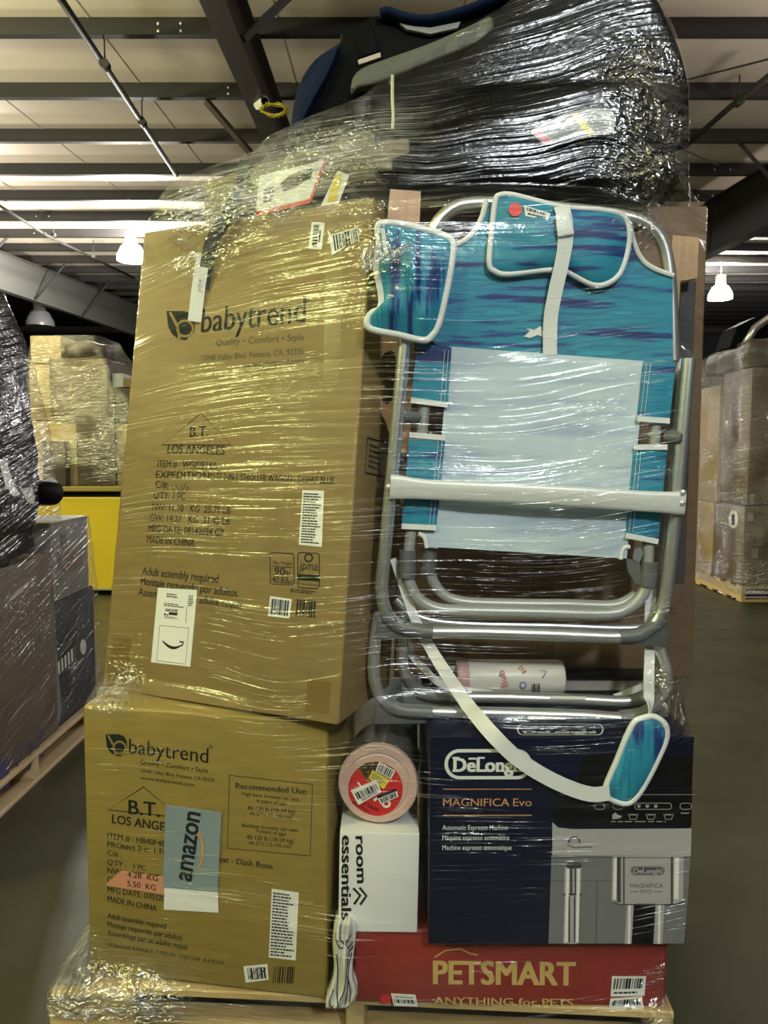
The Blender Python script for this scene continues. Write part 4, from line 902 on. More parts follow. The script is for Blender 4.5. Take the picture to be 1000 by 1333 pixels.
# carrying strap with padded shoulder piece
part('carry_strap', m_web, Geo().ribbon(catmull(px3([(512, 727, 1.60), (522, 755, 1.592), (538, 800, 1.583), (556, 836, 1.578), (578, 872, 1.545), (605, 912, 1.525), (624, 936, 1.468), (645, 960, 1.436), (672, 986, 1.434), (705, 1008, 1.436), (740, 1025, 1.437), (770, 1034, 1.438), (794, 1032, 1.438)], 1.5), 6), [(9 + 10 * min(1, i / 34)) * K for i in range(90)], (0, 1, 0), .002))
part('carry_strap', m_web, Geo().ribbon(catmull(px3([(848, 765, 1.592), (846, 800, 1.585), (846, 840, 1.578), (845, 880, 1.545), (845, 912, 1.535), (847, 938, 1.448), (847, 945, 1.446)], 1.5), 6), 14 * K, (0, 1, 0), .002))
part('strap_tail', m_web, Geo().ribbon(catmull(px3([(528, 786, 1.64), (524, 800, 1.63), (533, 845, 1.635), (550, 868, 1.64), (580, 893, 1.64), (640, 903, 1.64)], 1.6), 6), 10 * K, (0, 1, 0), .002))
part('strap_tail', m_web, Geo().ribbon(catmull(px3([(838, 893, 1.64), (815, 902, 1.64), (800, 908, 1.64)], 1.6), 6), 9 * K, (0, 1, 0), .002))
pad_o = catmull(px3([(838, 934), (852, 933), (866, 943), (868, 960), (858, 985), (843, 1015), (828, 1038), (815, 1046), (799, 1042), (788, 1034), (790, 1020), (803, 990), (816, 958), (826, 940)], 1.444), 4, True)
pad = part('shoulder_pad', m_surf_v, Geo().puff(pad_o, (0, -1, 0), .011, 7, .25), smooth=True)
Geo().loop(pad_o, 3.8 * K, 8).obj('piping', m_trim, pad, smooth=True, wrap=True)
part('paper_tag', m_white, Geo().prism(px3([(687, 932), (737, 934), (736, 945), (686, 943)], 1.544), (0, .0008, 0)))
part('paper_tag', m_white, Geo().prism(px3([(717, 906), (763, 907), (763, 911), (717, 910)], 1.594), (0, .0008, 0)))

# ------------------------------------------------------------------ load on top
# carton with red edged label, leaning on top of the tall carton
p0 = at(262, 293, 1.945)
FU = Frame(FT.P(TW * .24, TH + .012, .04), -23.4, -8, -7.0); UW, UH, UD = .455, .115, .18
m_kraft_ol = stretched('olive_board', (0.085, 0.075, 0.035), (0.12, 0.10, 0.05), 10, .3, .7, .6, (1, 1, 4))
cu = carton('carton', FU, UW, UH, UD, m_kraft_ol, 'small dull carton with a red edged label, lying under crinkled film on the tall carton', bev=.008)
lb = sticker('red_edged_label', FU, [(338, 229), (424, 208), (404, 262), (333, 279)], cu, m_white, .0008)
q = Geo(); q.path(FU, [(333, 279), (404, 262)], 5, LB); q.path(FU, [(424, 208), (404, 262)], 4, LB); q.obj('red_border', m_redlab, lb, fix=False)
q = Geo(); q.quad(FU, [(365, 240), (380, 226), (410, 218), (405, 232), (385, 244), (370, 250)], LB); q.lines(FU, [(345, 245), (362, 240), (358, 262), (342, 266)], 4, LB, 4); q.obj('label_printing', m_ink2, lb, fix=False)
ls = sticker('warning_sticker', FU, [(440, 222), (455, 228), (440, 268), (416, 272)], cu, m_white, .0008)
q = Geo(); q.quad(FU, [(436, 228), (446, 227), (438, 262), (426, 264)], LB); q.obj('yellow_band', m_yel, ls, fix=False)
# black strap and its white tag
sp = catmull([FU.P(*FU.uv(322, 212), -.012), FU.P(*FU.uv(318, 245), -.016), FT.P(*FT.uv(305, 285), -.022), FT.P(*FT.uv(284, 318), -.022), FT.P(*FT.uv(274, 352), -.016), FT.P(*FT.uv(267, 378), -.010)], 6)
strap = tag(Geo().ribbon(sp, [.022] * 8 + [.030] * 23, (0, 1, 0), .003).obj('strap', m_strap, None, sp[-1], smooth=.6, wrap=True), 'black strap with a white tag hanging over the top of the tall carton', 'strap')
tp = [FT.P(*FT.uv(x, y), w) for x, y, w in ((273, 335, -.020), (270, 352, -.021), (264, 378, -.016), (256, 420, -.008))]
tg = Geo().ribbon(catmull(tp, 4), .031, (0, 1, 0), .0012).obj('tag', m_white, strap, wrap=True)
q = Geo(); q.lines(FT, [(266, 366), (271, 367), (268, 384), (264, 383)], 3, -.020, 3); q.obj('tag_printing', m_grey_m, tg, fix=False)

# black moulded seat base, on the brown carton
zc = FB.P(0, BH, 0).z
sb = empty('car_seat', at(690, 268, 1.75), 'black moulded car seat base with a warning label, under the glossy film at the top', 'car seat base')
out = px3([(508, 252), (506, 225), (530, 205), (600, 185), (690, 150), (780, 122), (826, 124), (836, 160), (850, 195), (872, 225), (886, 262), (880, 284), (800, 262), (660, 256)], 1.66)
for p in out: p.z = max(p.z, zc + .004)
part('body', m_blk, Geo().prism(out, (0, .11, 0)).bevel(.012, 3), sb)
part('rail', m_blk, Geo().tube(catmull(px3([(512, 218), (580, 190), (680, 156), (765, 128), (815, 128), (828, 146), (832, 180)], 1.652), 6), .016, 12), sb)
part('rail', m_blk, Geo().tube(catmull(px3([(520, 236), (600, 216), (700, 190), (790, 182), (840, 205), (870, 240)], 1.652), 6), .011, 12), sb)
wl = part('warning_label', mat('grey_label_paper', (.36, .37, .36), .5), Geo().prism(catmull(px3([(692, 172), (700, 165), (730, 150), (762, 142), (788, 141), (799, 147), (800, 165), (795, 174), (770, 176), (735, 183), (712, 188)], 1.640), 3, True), (0, .002, 0)), sb)
FWL = Frame(at(700, 180, 1.6392), ex=(1, 0, 0), ez=(0, 0, 1))
Geo().quad(FWL, [(743, 149), (752, 147), (775, 174), (766, 177)], 0).obj('yellow_band', m_yel, wl, fix=False)
Geo().quad(FWL, [(691, 170), (701, 166), (716, 184), (709, 187)], 0).obj('red_corner', m_redlab, wl, fix=False)
q = Geo(); q.lines(FWL, [(758, 148), (790, 145), (794, 168), (776, 171)], 6, 0, 4, .4); q.lines(FWL, [(705, 172), (738, 155), (756, 175), (724, 182)], 5, 0, 6, .4); q.path(FWL, [(724, 162), (730, 166), (727, 172), (735, 170)], 1.5, 0); q.obj('label_printing', m_grey_d, wl, fix=False)
Geo().lathe([(0, .012), (.003, .012)], at(780, 128, 1.634), (0, -1, 0), 18).obj('rivet_hole', m_black_pr, sb)
# black seat shell behind it, filling the tent of film
ss = empty('seat_shell', at(740, 130, 1.95), 'large black padded seat shell standing behind the black seat base at the top right', 'car seat')
out = px3([(540, 180), (600, 95), (680, 30), (740, -15), (838, -20), (862, 45), (880, 85), (886, 140), (884, 235), (800, 262), (640, 262)], 1.80)
part('shell', m_blk_cloth, Geo().prism(out, (0, .22, 0)).bevel(.03, 4), ss)
part('side_bolster', m_blk_cloth, Geo().tube(catmull(px3([(560, 165), (640, 75), (740, 10), (815, 5), (850, 60), (868, 120), (868, 190)], 1.76), 6), .045, 14), ss)
# dark board corner between the seat parts
tag(Geo().prism(px3([(478, 206), (500, 182), (533, 180), (534, 212), (508, 222), (482, 220)], 1.69), (0, .06, 0)).bevel(.003, 2).obj('board_scrap', mat('dull_board', (.17, .13, .08), .7), None, at(505, 220, 1.7), wrap=True), 'scrap of dull brown board under the film beside the black seat base', 'board')
# navy child seat sticking out above the film
sn = empty('child_seat', at(470, 150, 1.95), 'navy and black child car seat sticking out above the film at the top', 'car seat')
out = px3([(384, 172), (388, 130), (402, 95), (420, 72), (443, 54), (442, 42), (492, 16), (498, 24), (545, 34), (600, 26), (650, 2), (690, -20), (720, -20), (700, 60), (560, 150), (470, 172)], 1.90)
g = Geo().prism(out, (0, .25, 0)).bevel(.012, 3).obj('shell', m_blk, sn, smooth=.6)
ww = Geo()
o1 = catmull(px3([(378, 176), (381, 140), (392, 103), (412, 75), (441, 56)], 1.895), 5); o2 = catmull(px3([(441, 60), (428, 92), (408, 128), (392, 160), (388, 176)], 1.86), 5)
ww.prism(o1 + o2, (0, .2, 0)).bevel(.006, 2).obj('side_wing', m_navy_cloth, sn, smooth=.6)
Geo().tube(catmull(px3([(495, 22), (505, 19), (530, 27), (560, 29), (600, 19), (640, 4), (680, -14)], 1.89), 6), .012, 10, sx=2.2).obj('cloth_band', m_navy_cloth, sn, smooth=True)
Geo().prism(px3([(520, 30), (560, 36), (600, 28), (596, 36), (560, 44), (530, 38)], 1.885), (0, .01, 0)).obj('lining', mat('grey_lining', (.22, .22, .22), .8), sn)
Geo().prism(catmull(px3([(457, 122), (458, 103), (468, 90), (490, 80), (560, 55), (612, 32), (640, 20), (640, 42), (610, 60), (540, 88), (490, 108), (466, 113)], 1.87), 3, True), (0, .05, 0)).bevel(.006, 3).obj('armrest', m_armgrey, sn, smooth=.6)
Geo().prism(px3([(462, 46), (484, 32), (495, 66), (466, 76)], 1.895), (0, .01, 0)).bevel(.003, 2).obj('belt_guide', m_blk, sn, smooth=.6)
Geo().prism(px3([(466, 78), (495, 68), (496, 74), (467, 84)], 1.893), (0, .01, 0)).obj('beige_tag', mat('beige_tag', (.4, .33, .27), .6), sn)
tag(Geo().tube(catmull(px3([(511, 98), (511, 130), (512, 150), (511, 168)], 1.80), 4), .004, 8).obj('cord', mat('pale_green_cord', (.55, .60, .38), .5), None, at(511, 168, 1.8)), 'thin pale cord hanging straight down below the grey armrest', 'cord')
# ------------------------------------------------------------------ neighbouring pallets
def bgbox(name, x0, x1, y0, y1, z0, z1, m, label, cat='box', group=None, bev=.008):
    return tag(Geo().box(x0, x1, y0, y1, z0, z1).bevel(bev, 2).obj(name, m, None, ((x0 + x1) / 2, (y0 + y1) / 2, z0), smooth=.5), label, cat, group)
m_pale = mat('pale_grey_board', (.24, .23, .20), .6, var=.08, vscale=4)
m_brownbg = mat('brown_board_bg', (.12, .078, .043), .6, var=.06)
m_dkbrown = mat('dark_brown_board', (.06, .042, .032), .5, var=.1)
m_rust = mat('rust_stain', (.22, .13, .10), .7)
# ---- left: pallet running away along its right hand side
XL = atz(0, 1066, 0).x; YL = lambda px: XL * FPX / (px - 500.0)
def zl(px, py): return atx(px, py, XL).z
FLp = Frame((XL, YL(122) + .02, 0), ex=(0, -1, 0), ez=(0, 0, 1))
FLp.ey = V((-1, 0, 0))
pallet('wooden_pallet', FLp, 1.35, 1.05, 'pale wooden pallet at the left under the grey wrapped load', m_pallet_bg, 6)
FLs = Frame((XL + .002 - .02, 2.0, 0), ex=(0, 1, 0), ez=(0, 0, 1)); FLs.ey = V((-1, 0, 0)); m_lcart = mat('brown_carton_left', (.12, .075, .03), .6, var=.1); m_lblk = mat('black_carton', (.005, .005, .006), .6, spec=.2)
yA, yB = YL(72), YL(128); xl = XL - .02
zB = zl(66, 722)
b1 = bgbox('carton', xl - .62, xl, 1.95, yA, .121, zB, m_lcart, 'brown carton with big outlined blue letters on the left pallet')
q = Geo()
def ol(pts): q.path(FLs, pts, 2.3, -.0012, True)
ol([(13, 989), (23, 970), (31, 968), (30, 975), (25, 978), (24, 983), (28, 982), (26, 990), (21, 992), (20, 999), (32, 994), (31, 1002), (20, 1004)][:12]); ol([(34, 968), (39, 966), (43, 976), (52, 952), (58, 949), (49, 974), (56, 984), (50, 988), (44, 981), (38, 1000), (33, 1001), (40, 978)])
q.obj('outlined_letters', m_navy_ink, b1, fix=False)
q = Geo(); q.quad(FLs, [(0, 992), (11, 984), (12, 1022), (0, 1031)], -.0012); q.obj('solid_letter', m_navy_ink, b1, fix=False)
b2 = bgbox('carton', xl - .62, xl - .01, yA + .02, yB - .02, .121, zl(75, 787), m_lblk, 'black carton with a barcode at the far end of the left pallet')
q = Geo(); q.quad(FLs, [(66, 815), (74, 808), (84, 925), (76, 958)], -.0004 + .012); q.obj('white_edge_strip', m_pale, b2, fix=False)
q = Geo()
for i in range(5): x = 78 + i * 4.2; q.quad(FLs, [(x, 862 - i * 4), (x + 2.4, 860 - i * 4), (x + 3.4, 876 - i * 4), (x + 1, 879 - i * 4)], .0092)
q.obj('barcode', m_white, b2, fix=False)
q = Geo(); q.quad(FLs, [(111 + 4 * math.cos(t), 842 + 10 * math.sin(t)) for t in np.linspace(0, 6.28, 17)[:-1]], .009); q.obj('round_sticker', m_white, b2, fix=False)
zP = zl(75, 787) + .002
b3 = bgbox('carton', xl - .62, xl - .005, yA + .0, yB - .08, zP, zl(95, 676), m_pale, 'pale grey carton with a rusty stain on top of the black carton')
q = Geo()
for pts in ([(81, 697), (87, 695), (89, 716), (84, 722)], [(77, 718), (82, 716), (83, 742), (79, 748)], [(88, 720), (107, 714), (109, 734), (96, 742), (90, 736)], [(84, 735), (92, 732), (91, 741), (85, 744)]): q.quad(FLs, pts, .0035)
q.obj('stain', m_rust, b3, fix=False)
zt_ = max(zB, zl(95, 676)) + .002
b4 = tag(Geo().lump(xl - .66, xl + .03, 1.9, YL(60), zB + .003, zl(20, 470) , .06, 5, 12, .35, 2).obj('wrapped_bundle', m_blk_cloth, None, (xl - .3, 2.3, zB), smooth=True), 'bulging dark bundle in grey film above the lettered carton on the left pallet', 'bundle')
b5 = tag(Geo().lump(xl - .6, xl - .06, 1.95, YL(32), zl(20, 470) + .0, zl(5, 372), .07, 5, 12, .5, 5).obj('wrapped_bundle', m_dkbrown, None, (xl - .3, 2.3, zl(20, 470)), smooth=True), 'dark topmost bundle of the left load with a black opening', 'bundle')
tag(Geo().lathe([(0, .045), (.01, .05), (.12, .05), (.13, .045)], atx(50, 642, xl + .05) - V((.0, .06, 0)), (.25, 1, 0), 20).obj('roll', m_blk, None, atx(50, 642, xl + .05), smooth=.6), 'short black roll under film beside the white paper strips on the left load', 'roll')
st = Geo().ribbon([atx(3, 598, xl + .06), atx(12, 630, xl + .075), atx(22, 645, xl + .085)], .05, (0, 1, .1), .002).obj('paper_strip', m_white, None, atx(22, 645, xl + .06)); tag(st, 'long white paper strip under film on the left load', 'paper')
st = Geo().hexa([atx(x, y, xl + d) for d in (.075, .078) for x, y in ((26, 636), (42, 634), (46, 655), (36, 654))]).obj('paper_tag', m_white, None, atx(40, 655, xl + .05)); tag(st, 'small square white tag beside the black roll on the left load', 'tag')

# ---- middle: yellow steel bin with wrapped boxes
YM = 6.75; zt0 = at(100, 647, YM).z
xm0, xm1 = at(20, 700, YM).x, at(250, 700, YM).x
yb = empty('steel_bin', ((xm0 + xm1) / 2, YM + .5, 0), 'yellow painted steel bin on the floor behind the tall carton', 'bin')
zb0 = at(100, 768, YM).z
Geo().box(xm0, xm1, YM, YM + 1.1, zb0 + .02, zt0).bevel(.015, 2).obj('body', m_yellow, yb)
Geo().box(xm0 - .02, xm1 + .02, YM - .02, YM + 1.12, zb0, zb0 + .03).bevel(.004, 1).obj('bottom_rail', mat('olive_rail', (.35, .30, .08), .5), yb)
Geo().box(xm0 + .05, xm1 - .05, YM + .08, YM + 1.0, .0, zb0).obj('skid', m_black_pr, yb)
Geo().box(xm0 + .02, xm1 - .02, YM + .05, YM + 1.05, zt0, zt0 + .05).obj('lip', m_black_pr, yb)
zL1 = at(100, 633, YM).z + .0
Geo().box(xm0 - .03, xm1 + .03, YM - .03, YM + 1.13, zt0 + .05, zL1).bevel(.008, 1).obj('tray', mat('olive_tray', (.26, .20, .05), .6), yb)
def mb(x0, x1, yt, ybm, Y, d, m, label, cat='box', name='carton'):
    a = at(x0, ybm, Y); b = at(x1, yt, Y); z0 = a.z
    return bgbox(name, a.x, b.x, Y, Y + d, z0, b.z, m, label, cat)
zz = 632
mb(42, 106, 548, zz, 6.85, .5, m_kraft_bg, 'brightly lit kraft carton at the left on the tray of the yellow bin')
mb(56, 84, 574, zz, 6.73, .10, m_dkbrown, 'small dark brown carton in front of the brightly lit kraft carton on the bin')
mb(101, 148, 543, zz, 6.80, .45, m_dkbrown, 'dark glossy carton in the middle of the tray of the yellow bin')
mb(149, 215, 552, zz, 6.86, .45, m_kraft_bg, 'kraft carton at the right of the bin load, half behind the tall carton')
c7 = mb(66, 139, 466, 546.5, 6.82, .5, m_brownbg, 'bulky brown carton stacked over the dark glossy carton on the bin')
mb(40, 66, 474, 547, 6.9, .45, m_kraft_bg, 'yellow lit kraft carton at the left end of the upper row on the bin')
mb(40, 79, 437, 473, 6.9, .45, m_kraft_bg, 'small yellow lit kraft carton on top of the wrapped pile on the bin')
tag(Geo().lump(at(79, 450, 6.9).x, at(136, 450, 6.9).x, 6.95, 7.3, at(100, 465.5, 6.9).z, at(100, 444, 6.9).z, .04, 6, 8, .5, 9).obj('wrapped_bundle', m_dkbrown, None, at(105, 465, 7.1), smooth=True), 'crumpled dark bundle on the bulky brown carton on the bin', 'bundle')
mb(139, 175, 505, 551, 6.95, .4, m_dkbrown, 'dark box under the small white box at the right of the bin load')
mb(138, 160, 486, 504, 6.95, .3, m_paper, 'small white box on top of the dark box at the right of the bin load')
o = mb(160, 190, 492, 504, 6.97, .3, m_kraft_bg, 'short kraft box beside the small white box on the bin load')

# ---- right: pallet with a tall wrapped load
c0 = atz(965, 784, 0); XR, YR = c0.x, c0.y
FRp = Frame((XR, YR, 0), 0)
pallet('wooden_pallet', FRp, 1.2, 1.15, 'wooden pallet at the right under tall wrapped cartons', m_pallet, 6, .14)
def rz(py, Y=None): return at(970, py, Y or YR).z
def rb(x0, x1, y0, y1, z0, z1, m, label): return bgbox('carton', XR + x0, XR + x1, YR + y0, YR + y1, z0, z1, m, label)
z1, z2, z3 = rz(660), rz(560), rz(478)
ca = rb(.0, .10, .60, 1.12, .141, z1, m_kraft_bg, 'kraft carton with black and white labels at the far corner of the right pallet')
cbx = rb(.0, .55, .0, .58, .141, z1, m_brownbg, 'brown carton with a white oval sticker at the near corner of the right pallet')
cc_ = rb(.57, 1.2, .0, .58, .141, z1 + .02, m_dkbrown, 'dark brown carton beside the oval sticker carton on the right pallet')
rb(.0, .5, .55, 1.12, z1 + .003, z3 - .1, m_kraft_bg, 'pale kraft carton in the upper layer at the far side of the right pallet')
cd = rb(.02, .6, .0, .53, z1 + .023, z3, m_brownbg, 'upper brown carton above the oval sticker carton on the right pallet')
rb(.62, 1.2, .0, .5, z1 + .023, z3 - .05, m_dkbrown, 'upper dark carton at the right edge of the frame on the right pallet')
FRs = Frame((XR - .0, YR, 0), ex=(0, -1, 0), ez=(0, 0, 1)); FRs.ey = V((1, 0, 0))
FRf = Frame((XR, YR, 0), 0)
q = Geo(); q.quad(FRs, [(955 + 6 * math.cos(t), 676 + 12 * math.sin(t)) for t in np.linspace(0, 6.28, 17)[:-1]], -.0015); ov = q.obj('oval_sticker', m_white, cbx, fix=False)
q = Geo(); q.quad(FRs, [(953, 670), (957, 669), (957, 683), (953, 684)], -.003); q.obj('sticker_printing', m_ink, ov, fix=False)
q = Geo(); q.quad(FRs, [(897, 650), (908, 648), (907, 700), (896, 698)], -.0015); pl = q.obj('white_label', m_white, ca, fix=False)
q = Geo()
for y in (655, 668, 680, 690): q.quad(FRs, [(898, y), (906, y - 1), (906, y + 7), (898, y + 7)], -.003)
q.quad(FRs, [(895, 703), (908, 704), (907, 717), (894, 715)], -.003); q.obj('black_symbols', m_ink, pl, fix=False)
q = Geo()
for x, y, w_, h_ in ((967, 643, 6, 14), (976, 643, 6, 14), (973, 668, 8, 10), (978, 714, 9, 13)): q.quad(FRf, [(x, y), (x + w_, y), (x + w_, y + h_), (x, y + h_)], -.0015)
q.obj('white_stickers', m_pale, cbx, fix=False)
tag(Geo().lump(XR - .0, XR + .9, YR + .02, YR + .9, z3 + .004, rz(440), .06, 5, 10, .4, 4).obj('wrapped_bundle', m_dkbrown, None, (XR + .4, YR + .4, z3), smooth=True), 'crumpled film covered bundle on top of the right hand load', 'bundle')
bf = empty('folded_frame', at(985, 446, YR + .3), 'black folded frame with silver bars lying on top of the right hand load', 'frame')
Geo().prism([at(x, y, YR + .3) for x, y in ((950, 452), (960, 425), (985, 412), (1012, 404), (1012, 452))], (0, .3, 0)).bevel(.01, 2).obj('black_panel', m_blk, bf)
Geo().tube([at(968, 452, YR + .25), at(982, 428, YR + .25), at(1010, 408, YR + .25)], .035, 8).obj('silver_bar', m_alu, bf, smooth=True)

# ------------------------------------------------------------------ stretch film
def film_mat(name, tint=(1, 1, 1), streak=1.0, haze=.02, k=230.0, rough=.17, fold=.5):
    m, nt, b = nodes(name); N = nt.nodes; L = nt.links; N.remove(b); out = N['Material Output']
    uv = N.new('ShaderNodeUVMap'); uv.uv_map = 'flow'
    def nz(sx, sy, sc, det, dist=0, off=0):
        mp = N.new('ShaderNodeMapping'); mp.inputs['Scale'].default_value = (sx, sy, 1); mp.inputs['Location'].default_value = (off, off, off); L.new(uv.outputs[0], mp.inputs[0])
        n = N.new('ShaderNodeTexNoise'); n.inputs['Scale'].default_value = sc; n.inputs['Detail'].default_value = det; n.inputs['Distortion'].default_value = dist; L.new(mp.outputs[0], n.inputs['Vector']); return n.outputs['Fac']
    def mth(op, a, c=None, d=None, clamp=False):
        n = N.new('ShaderNodeMath'); n.operation = op; n.use_clamp = clamp
        for i, x in enumerate((a, c, d)):
            if x is None: continue
            if isinstance(x, (int, float)): n.inputs[i].default_value = x
            else: L.new(x, n.inputs[i])
        return n.outputs[0]
    def ramp(x, lo, hi):
        n = N.new('ShaderNodeMapRange'); n.interpolation_type = 'SMOOTHSTEP'; n.inputs[1].default_value = lo; n.inputs[2].default_value = hi; L.new(x, n.inputs[0]); return n.outputs[0]
    at_ = N.new('ShaderNodeAttribute'); at_.attribute_name = 'crinkle'; cr_ = at_.outputs['Fac']; ah_ = N.new('ShaderNodeAttribute'); ah_.attribute_name = 'layers'; hzw = ah_.outputs['Fac']
    fine = nz(4, k, 1, 3, 0, 0); mid = nz(1.6, 55, 1, 2, 0, 4); broad = nz(3.5, 7, 1, 2, 0, 9)
    crin = nz(38, 54, 1, 1.5, 1.0, 2); crin2 = nz(15, 21, 1, 1, 1.5, 7)
    patch = ramp(broad, .45, .66)                      # wrinkled patches between taut ones
    lines = mth('MULTIPLY', ramp(fine, .52, .70), mth('ADD', mth('ADD', .10, mth('MULTIPLY', hzw, .6)), mth('MULTIPLY', patch, .95)))
    h1 = mth('MULTIPLY', mth('ADD', mth('MULTIPLY', lines, .0011 * streak), mth('MULTIPLY', ramp(mid, .4, .75), .0016 * streak)), mth('SUBTRACT', 1, mth('MULTIPLY', cr_, .5)))
    h2 = mth('MULTIPLY', mth('ADD', mth('MULTIPLY', mth('ABSOLUTE', mth('SUBTRACT', crin, .5)), .028), mth('MULTIPLY', mth('ABSOLUTE', mth('SUBTRACT', crin2, .5)), .05)), cr_)
    bp = N.new('ShaderNodeBump'); bp.inputs['Strength'].default_value = 1; bp.inputs['Distance'].default_value = 1.0; L.new(mth('ADD', h1, h2), bp.inputs['Height'])
    gl = N.new('ShaderNodeBsdfGlossy'); gl.inputs['Roughness'].default_value = rough; gl.inputs['Color'].default_value = (*tint, 1); L.new(bp.outputs[0], gl.inputs['Normal'])
    df = N.new('ShaderNodeBsdfDiffuse'); df.inputs['Color'].default_value = (.75 * tint[0], .75 * tint[1], .75 * tint[2], 1); L.new(bp.outputs[0], df.inputs['Normal'])
    tr = N.new('ShaderNodeBsdfTransparent'); tr.inputs['Color'].default_value = (.97, .97, .97, 1)
    fr = N.new('ShaderNodeFresnel'); fr.inputs['IOR'].default_value = 1.5; L.new(bp.outputs[0], fr.inputs['Normal'])
    rf = mth('ADD', mth('MINIMUM', mth('MULTIPLY', fr.outputs[0], .4), .16), mth('ADD', mth('MULTIPLY', lines, .30), mth('MULTIPLY', cr_, .34)), clamp=True)
    m1 = N.new('ShaderNodeMixShader'); L.new(rf, m1.inputs[0]); L.new(tr.outputs[0], m1.inputs[1]); L.new(gl.outputs[0], m1.inputs[2])
    hz = mth('ADD', mth('MULTIPLY', mth('ADD', mth('MULTIPLY', lines, .05 * fold), mth('MULTIPLY', ramp(mid, .6, .85), .01 * fold)), 1.0), mth('ADD', haze * .1, mth('MULTIPLY', hzw, mth('ADD', mth('MULTIPLY', ramp(crin2, .42, .66), .25), mth('MULTIPLY', ramp(fine, .42, .62), .5)))), clamp=True)
    m2 = N.new('ShaderNodeMixShader'); L.new(hz, m2.inputs[0]); L.new(m1.outputs[0], m2.inputs[1]); L.new(df.outputs[0], m2.inputs[2])
    L.new(m2.outputs[0], out.inputs['Surface'])
    return m
m_film = film_mat('stretch_film')
m_film_bg = film_mat('stretch_film_far', (1, 1, 1), 1.3, .05, 70, .16, .6)
m_film_left = film_mat('stretch_film_grey', (.95, .93, .96), 1.4, .0, 120, .17, .5)

def film_obj(name, vs, fs, uvs, crk, m, label, origin, lay=None):
    me = bpy.data.meshes.new(name); og = V(origin); me.from_pydata([tuple(V(p) - og) for p in vs], [], fs)
    ul = me.uv_layers.new(name='flow'); li = np.zeros(len(me.loops), dtype=np.int32); me.loops.foreach_get('vertex_index', li)
    ul.data.foreach_set('uv', np.asarray(uvs, dtype=np.float32)[li].ravel())
    a = me.attributes.new('crinkle', 'FLOAT', 'POINT'); a.data.foreach_set('value', np.asarray(crk, dtype=np.float32))
    a = me.attributes.new('layers', 'FLOAT', 'POINT'); a.data.foreach_set('value', np.asarray(crk if lay is None else lay, dtype=np.float32))
    me.materials.append(m); me.shade_smooth(); o = bpy.data.objects.new(name, me); COL.objects.link(o); o.location = og
    return tag(o, label, 'stretch wrap')

# the film of the main stack: taut across whatever stands out furthest, row by row
allv = []; allf = []
for v_, f_ in WRAPPED:
    b_ = len(allv); allv += [tuple(p) for p in v_]; allf += [tuple(i + b_ for i in q) for q in f_]
bvh = BVHTree.FromPolygons(allv, allf)
zs = np.arange(.07, 2.32, .0075); xs = np.arange(-.84, .84, .005)
outline_l = [at(x, y, 1.74) for x, y in ((187, 306), (193, 290), (204, 266), (222, 243), (240, 231), (285, 219), (330, 205), (345, 182), (400, 156), (470, 130), (512, 98), (560, 72), (640, 20), (700, -14), (720, -40))]
outline_r = [at(x, y, 1.70) for x, y in ((836, -20), (866, 40), (886, 85), (894, 112), (898, 180), (896, 245), (887, 292))]
ENV = np.full((len(zs), len(xs)), np.nan)
for i, z in enumerate(zs):
    for j, x in enumerate(xs):
        h = bvh.ray_cast(V((x, 0.5, z)), V((0, 1, 0)), 2.2)
        if h[0] is not None: ENV[i, j] = h[0].y
def line_at(pts, z):                                # points where an outline crosses the height z
    r = []
    for a, b in zip(pts[:-1], pts[1:]):
        if (a.z - z) * (b.z - z) <= 0 and abs(a.z - b.z) > 1e-6: r.append(a.lerp(b, (z - a.z) / (b.z - a.z)))
    return r
NX = 300; XLm = np.full(len(zs), np.nan); XRm = XLm.copy(); HY = []
for i, z in enumerate(zs):
    pts = [(xs[j], ENV[i, j]) for j in range(len(xs)) if not np.isnan(ENV[i, j])]
    for ol_ in (outline_l, outline_r): pts += [(p.x, p.y) for p in line_at(ol_, z)]
    if z < .13: pts += [(-.735, 1.545), (.60, 1.47)]
    if len(pts) < 2: HY.append(None); continue
    pts.sort(); hull = []
    for p in pts:                                   # lower hull = nearest side
        while len(hull) >= 2 and (hull[-1][0] - hull[-2][0]) * (p[1] - hull[-2][1]) - (hull[-1][1] - hull[-2][1]) * (p[0] - hull[-2][0]) <= 0: hull.pop()
        hull.append(p)
    XLm[i], XRm[i] = hull[0][0] - .006, hull[-1][0] + .006; HY.append(hull)
ok = ~np.isnan(XLm); zs = zs[ok]; XLm = XLm[ok]; XRm = XRm[ok]; HY = [h for h in HY if h is not None]
def smooth(a, w, fn):
    n = len(a); b = np.array([fn(a[max(0, i - w):i + w + 1]) for i in range(n)]); return np.array([b[max(0, i - w):i + w + 1].mean(0) for i in range(n)])
XLm = smooth(XLm, 1, lambda q: q.min(0)); XRm = smooth(XRm, 1, lambda q: q.max(0))
GX = np.linspace(-.86, .86, 345)
YY = np.array([np.interp(GX, [p[0] for p in h], [p[1] for p in h]) + 5 * np.maximum(0, GX - h[-1][0]) + 5 * np.maximum(0, h[0][0] - GX) for h in HY]); YY = smooth(YY, 2, lambda q: q.min(0))
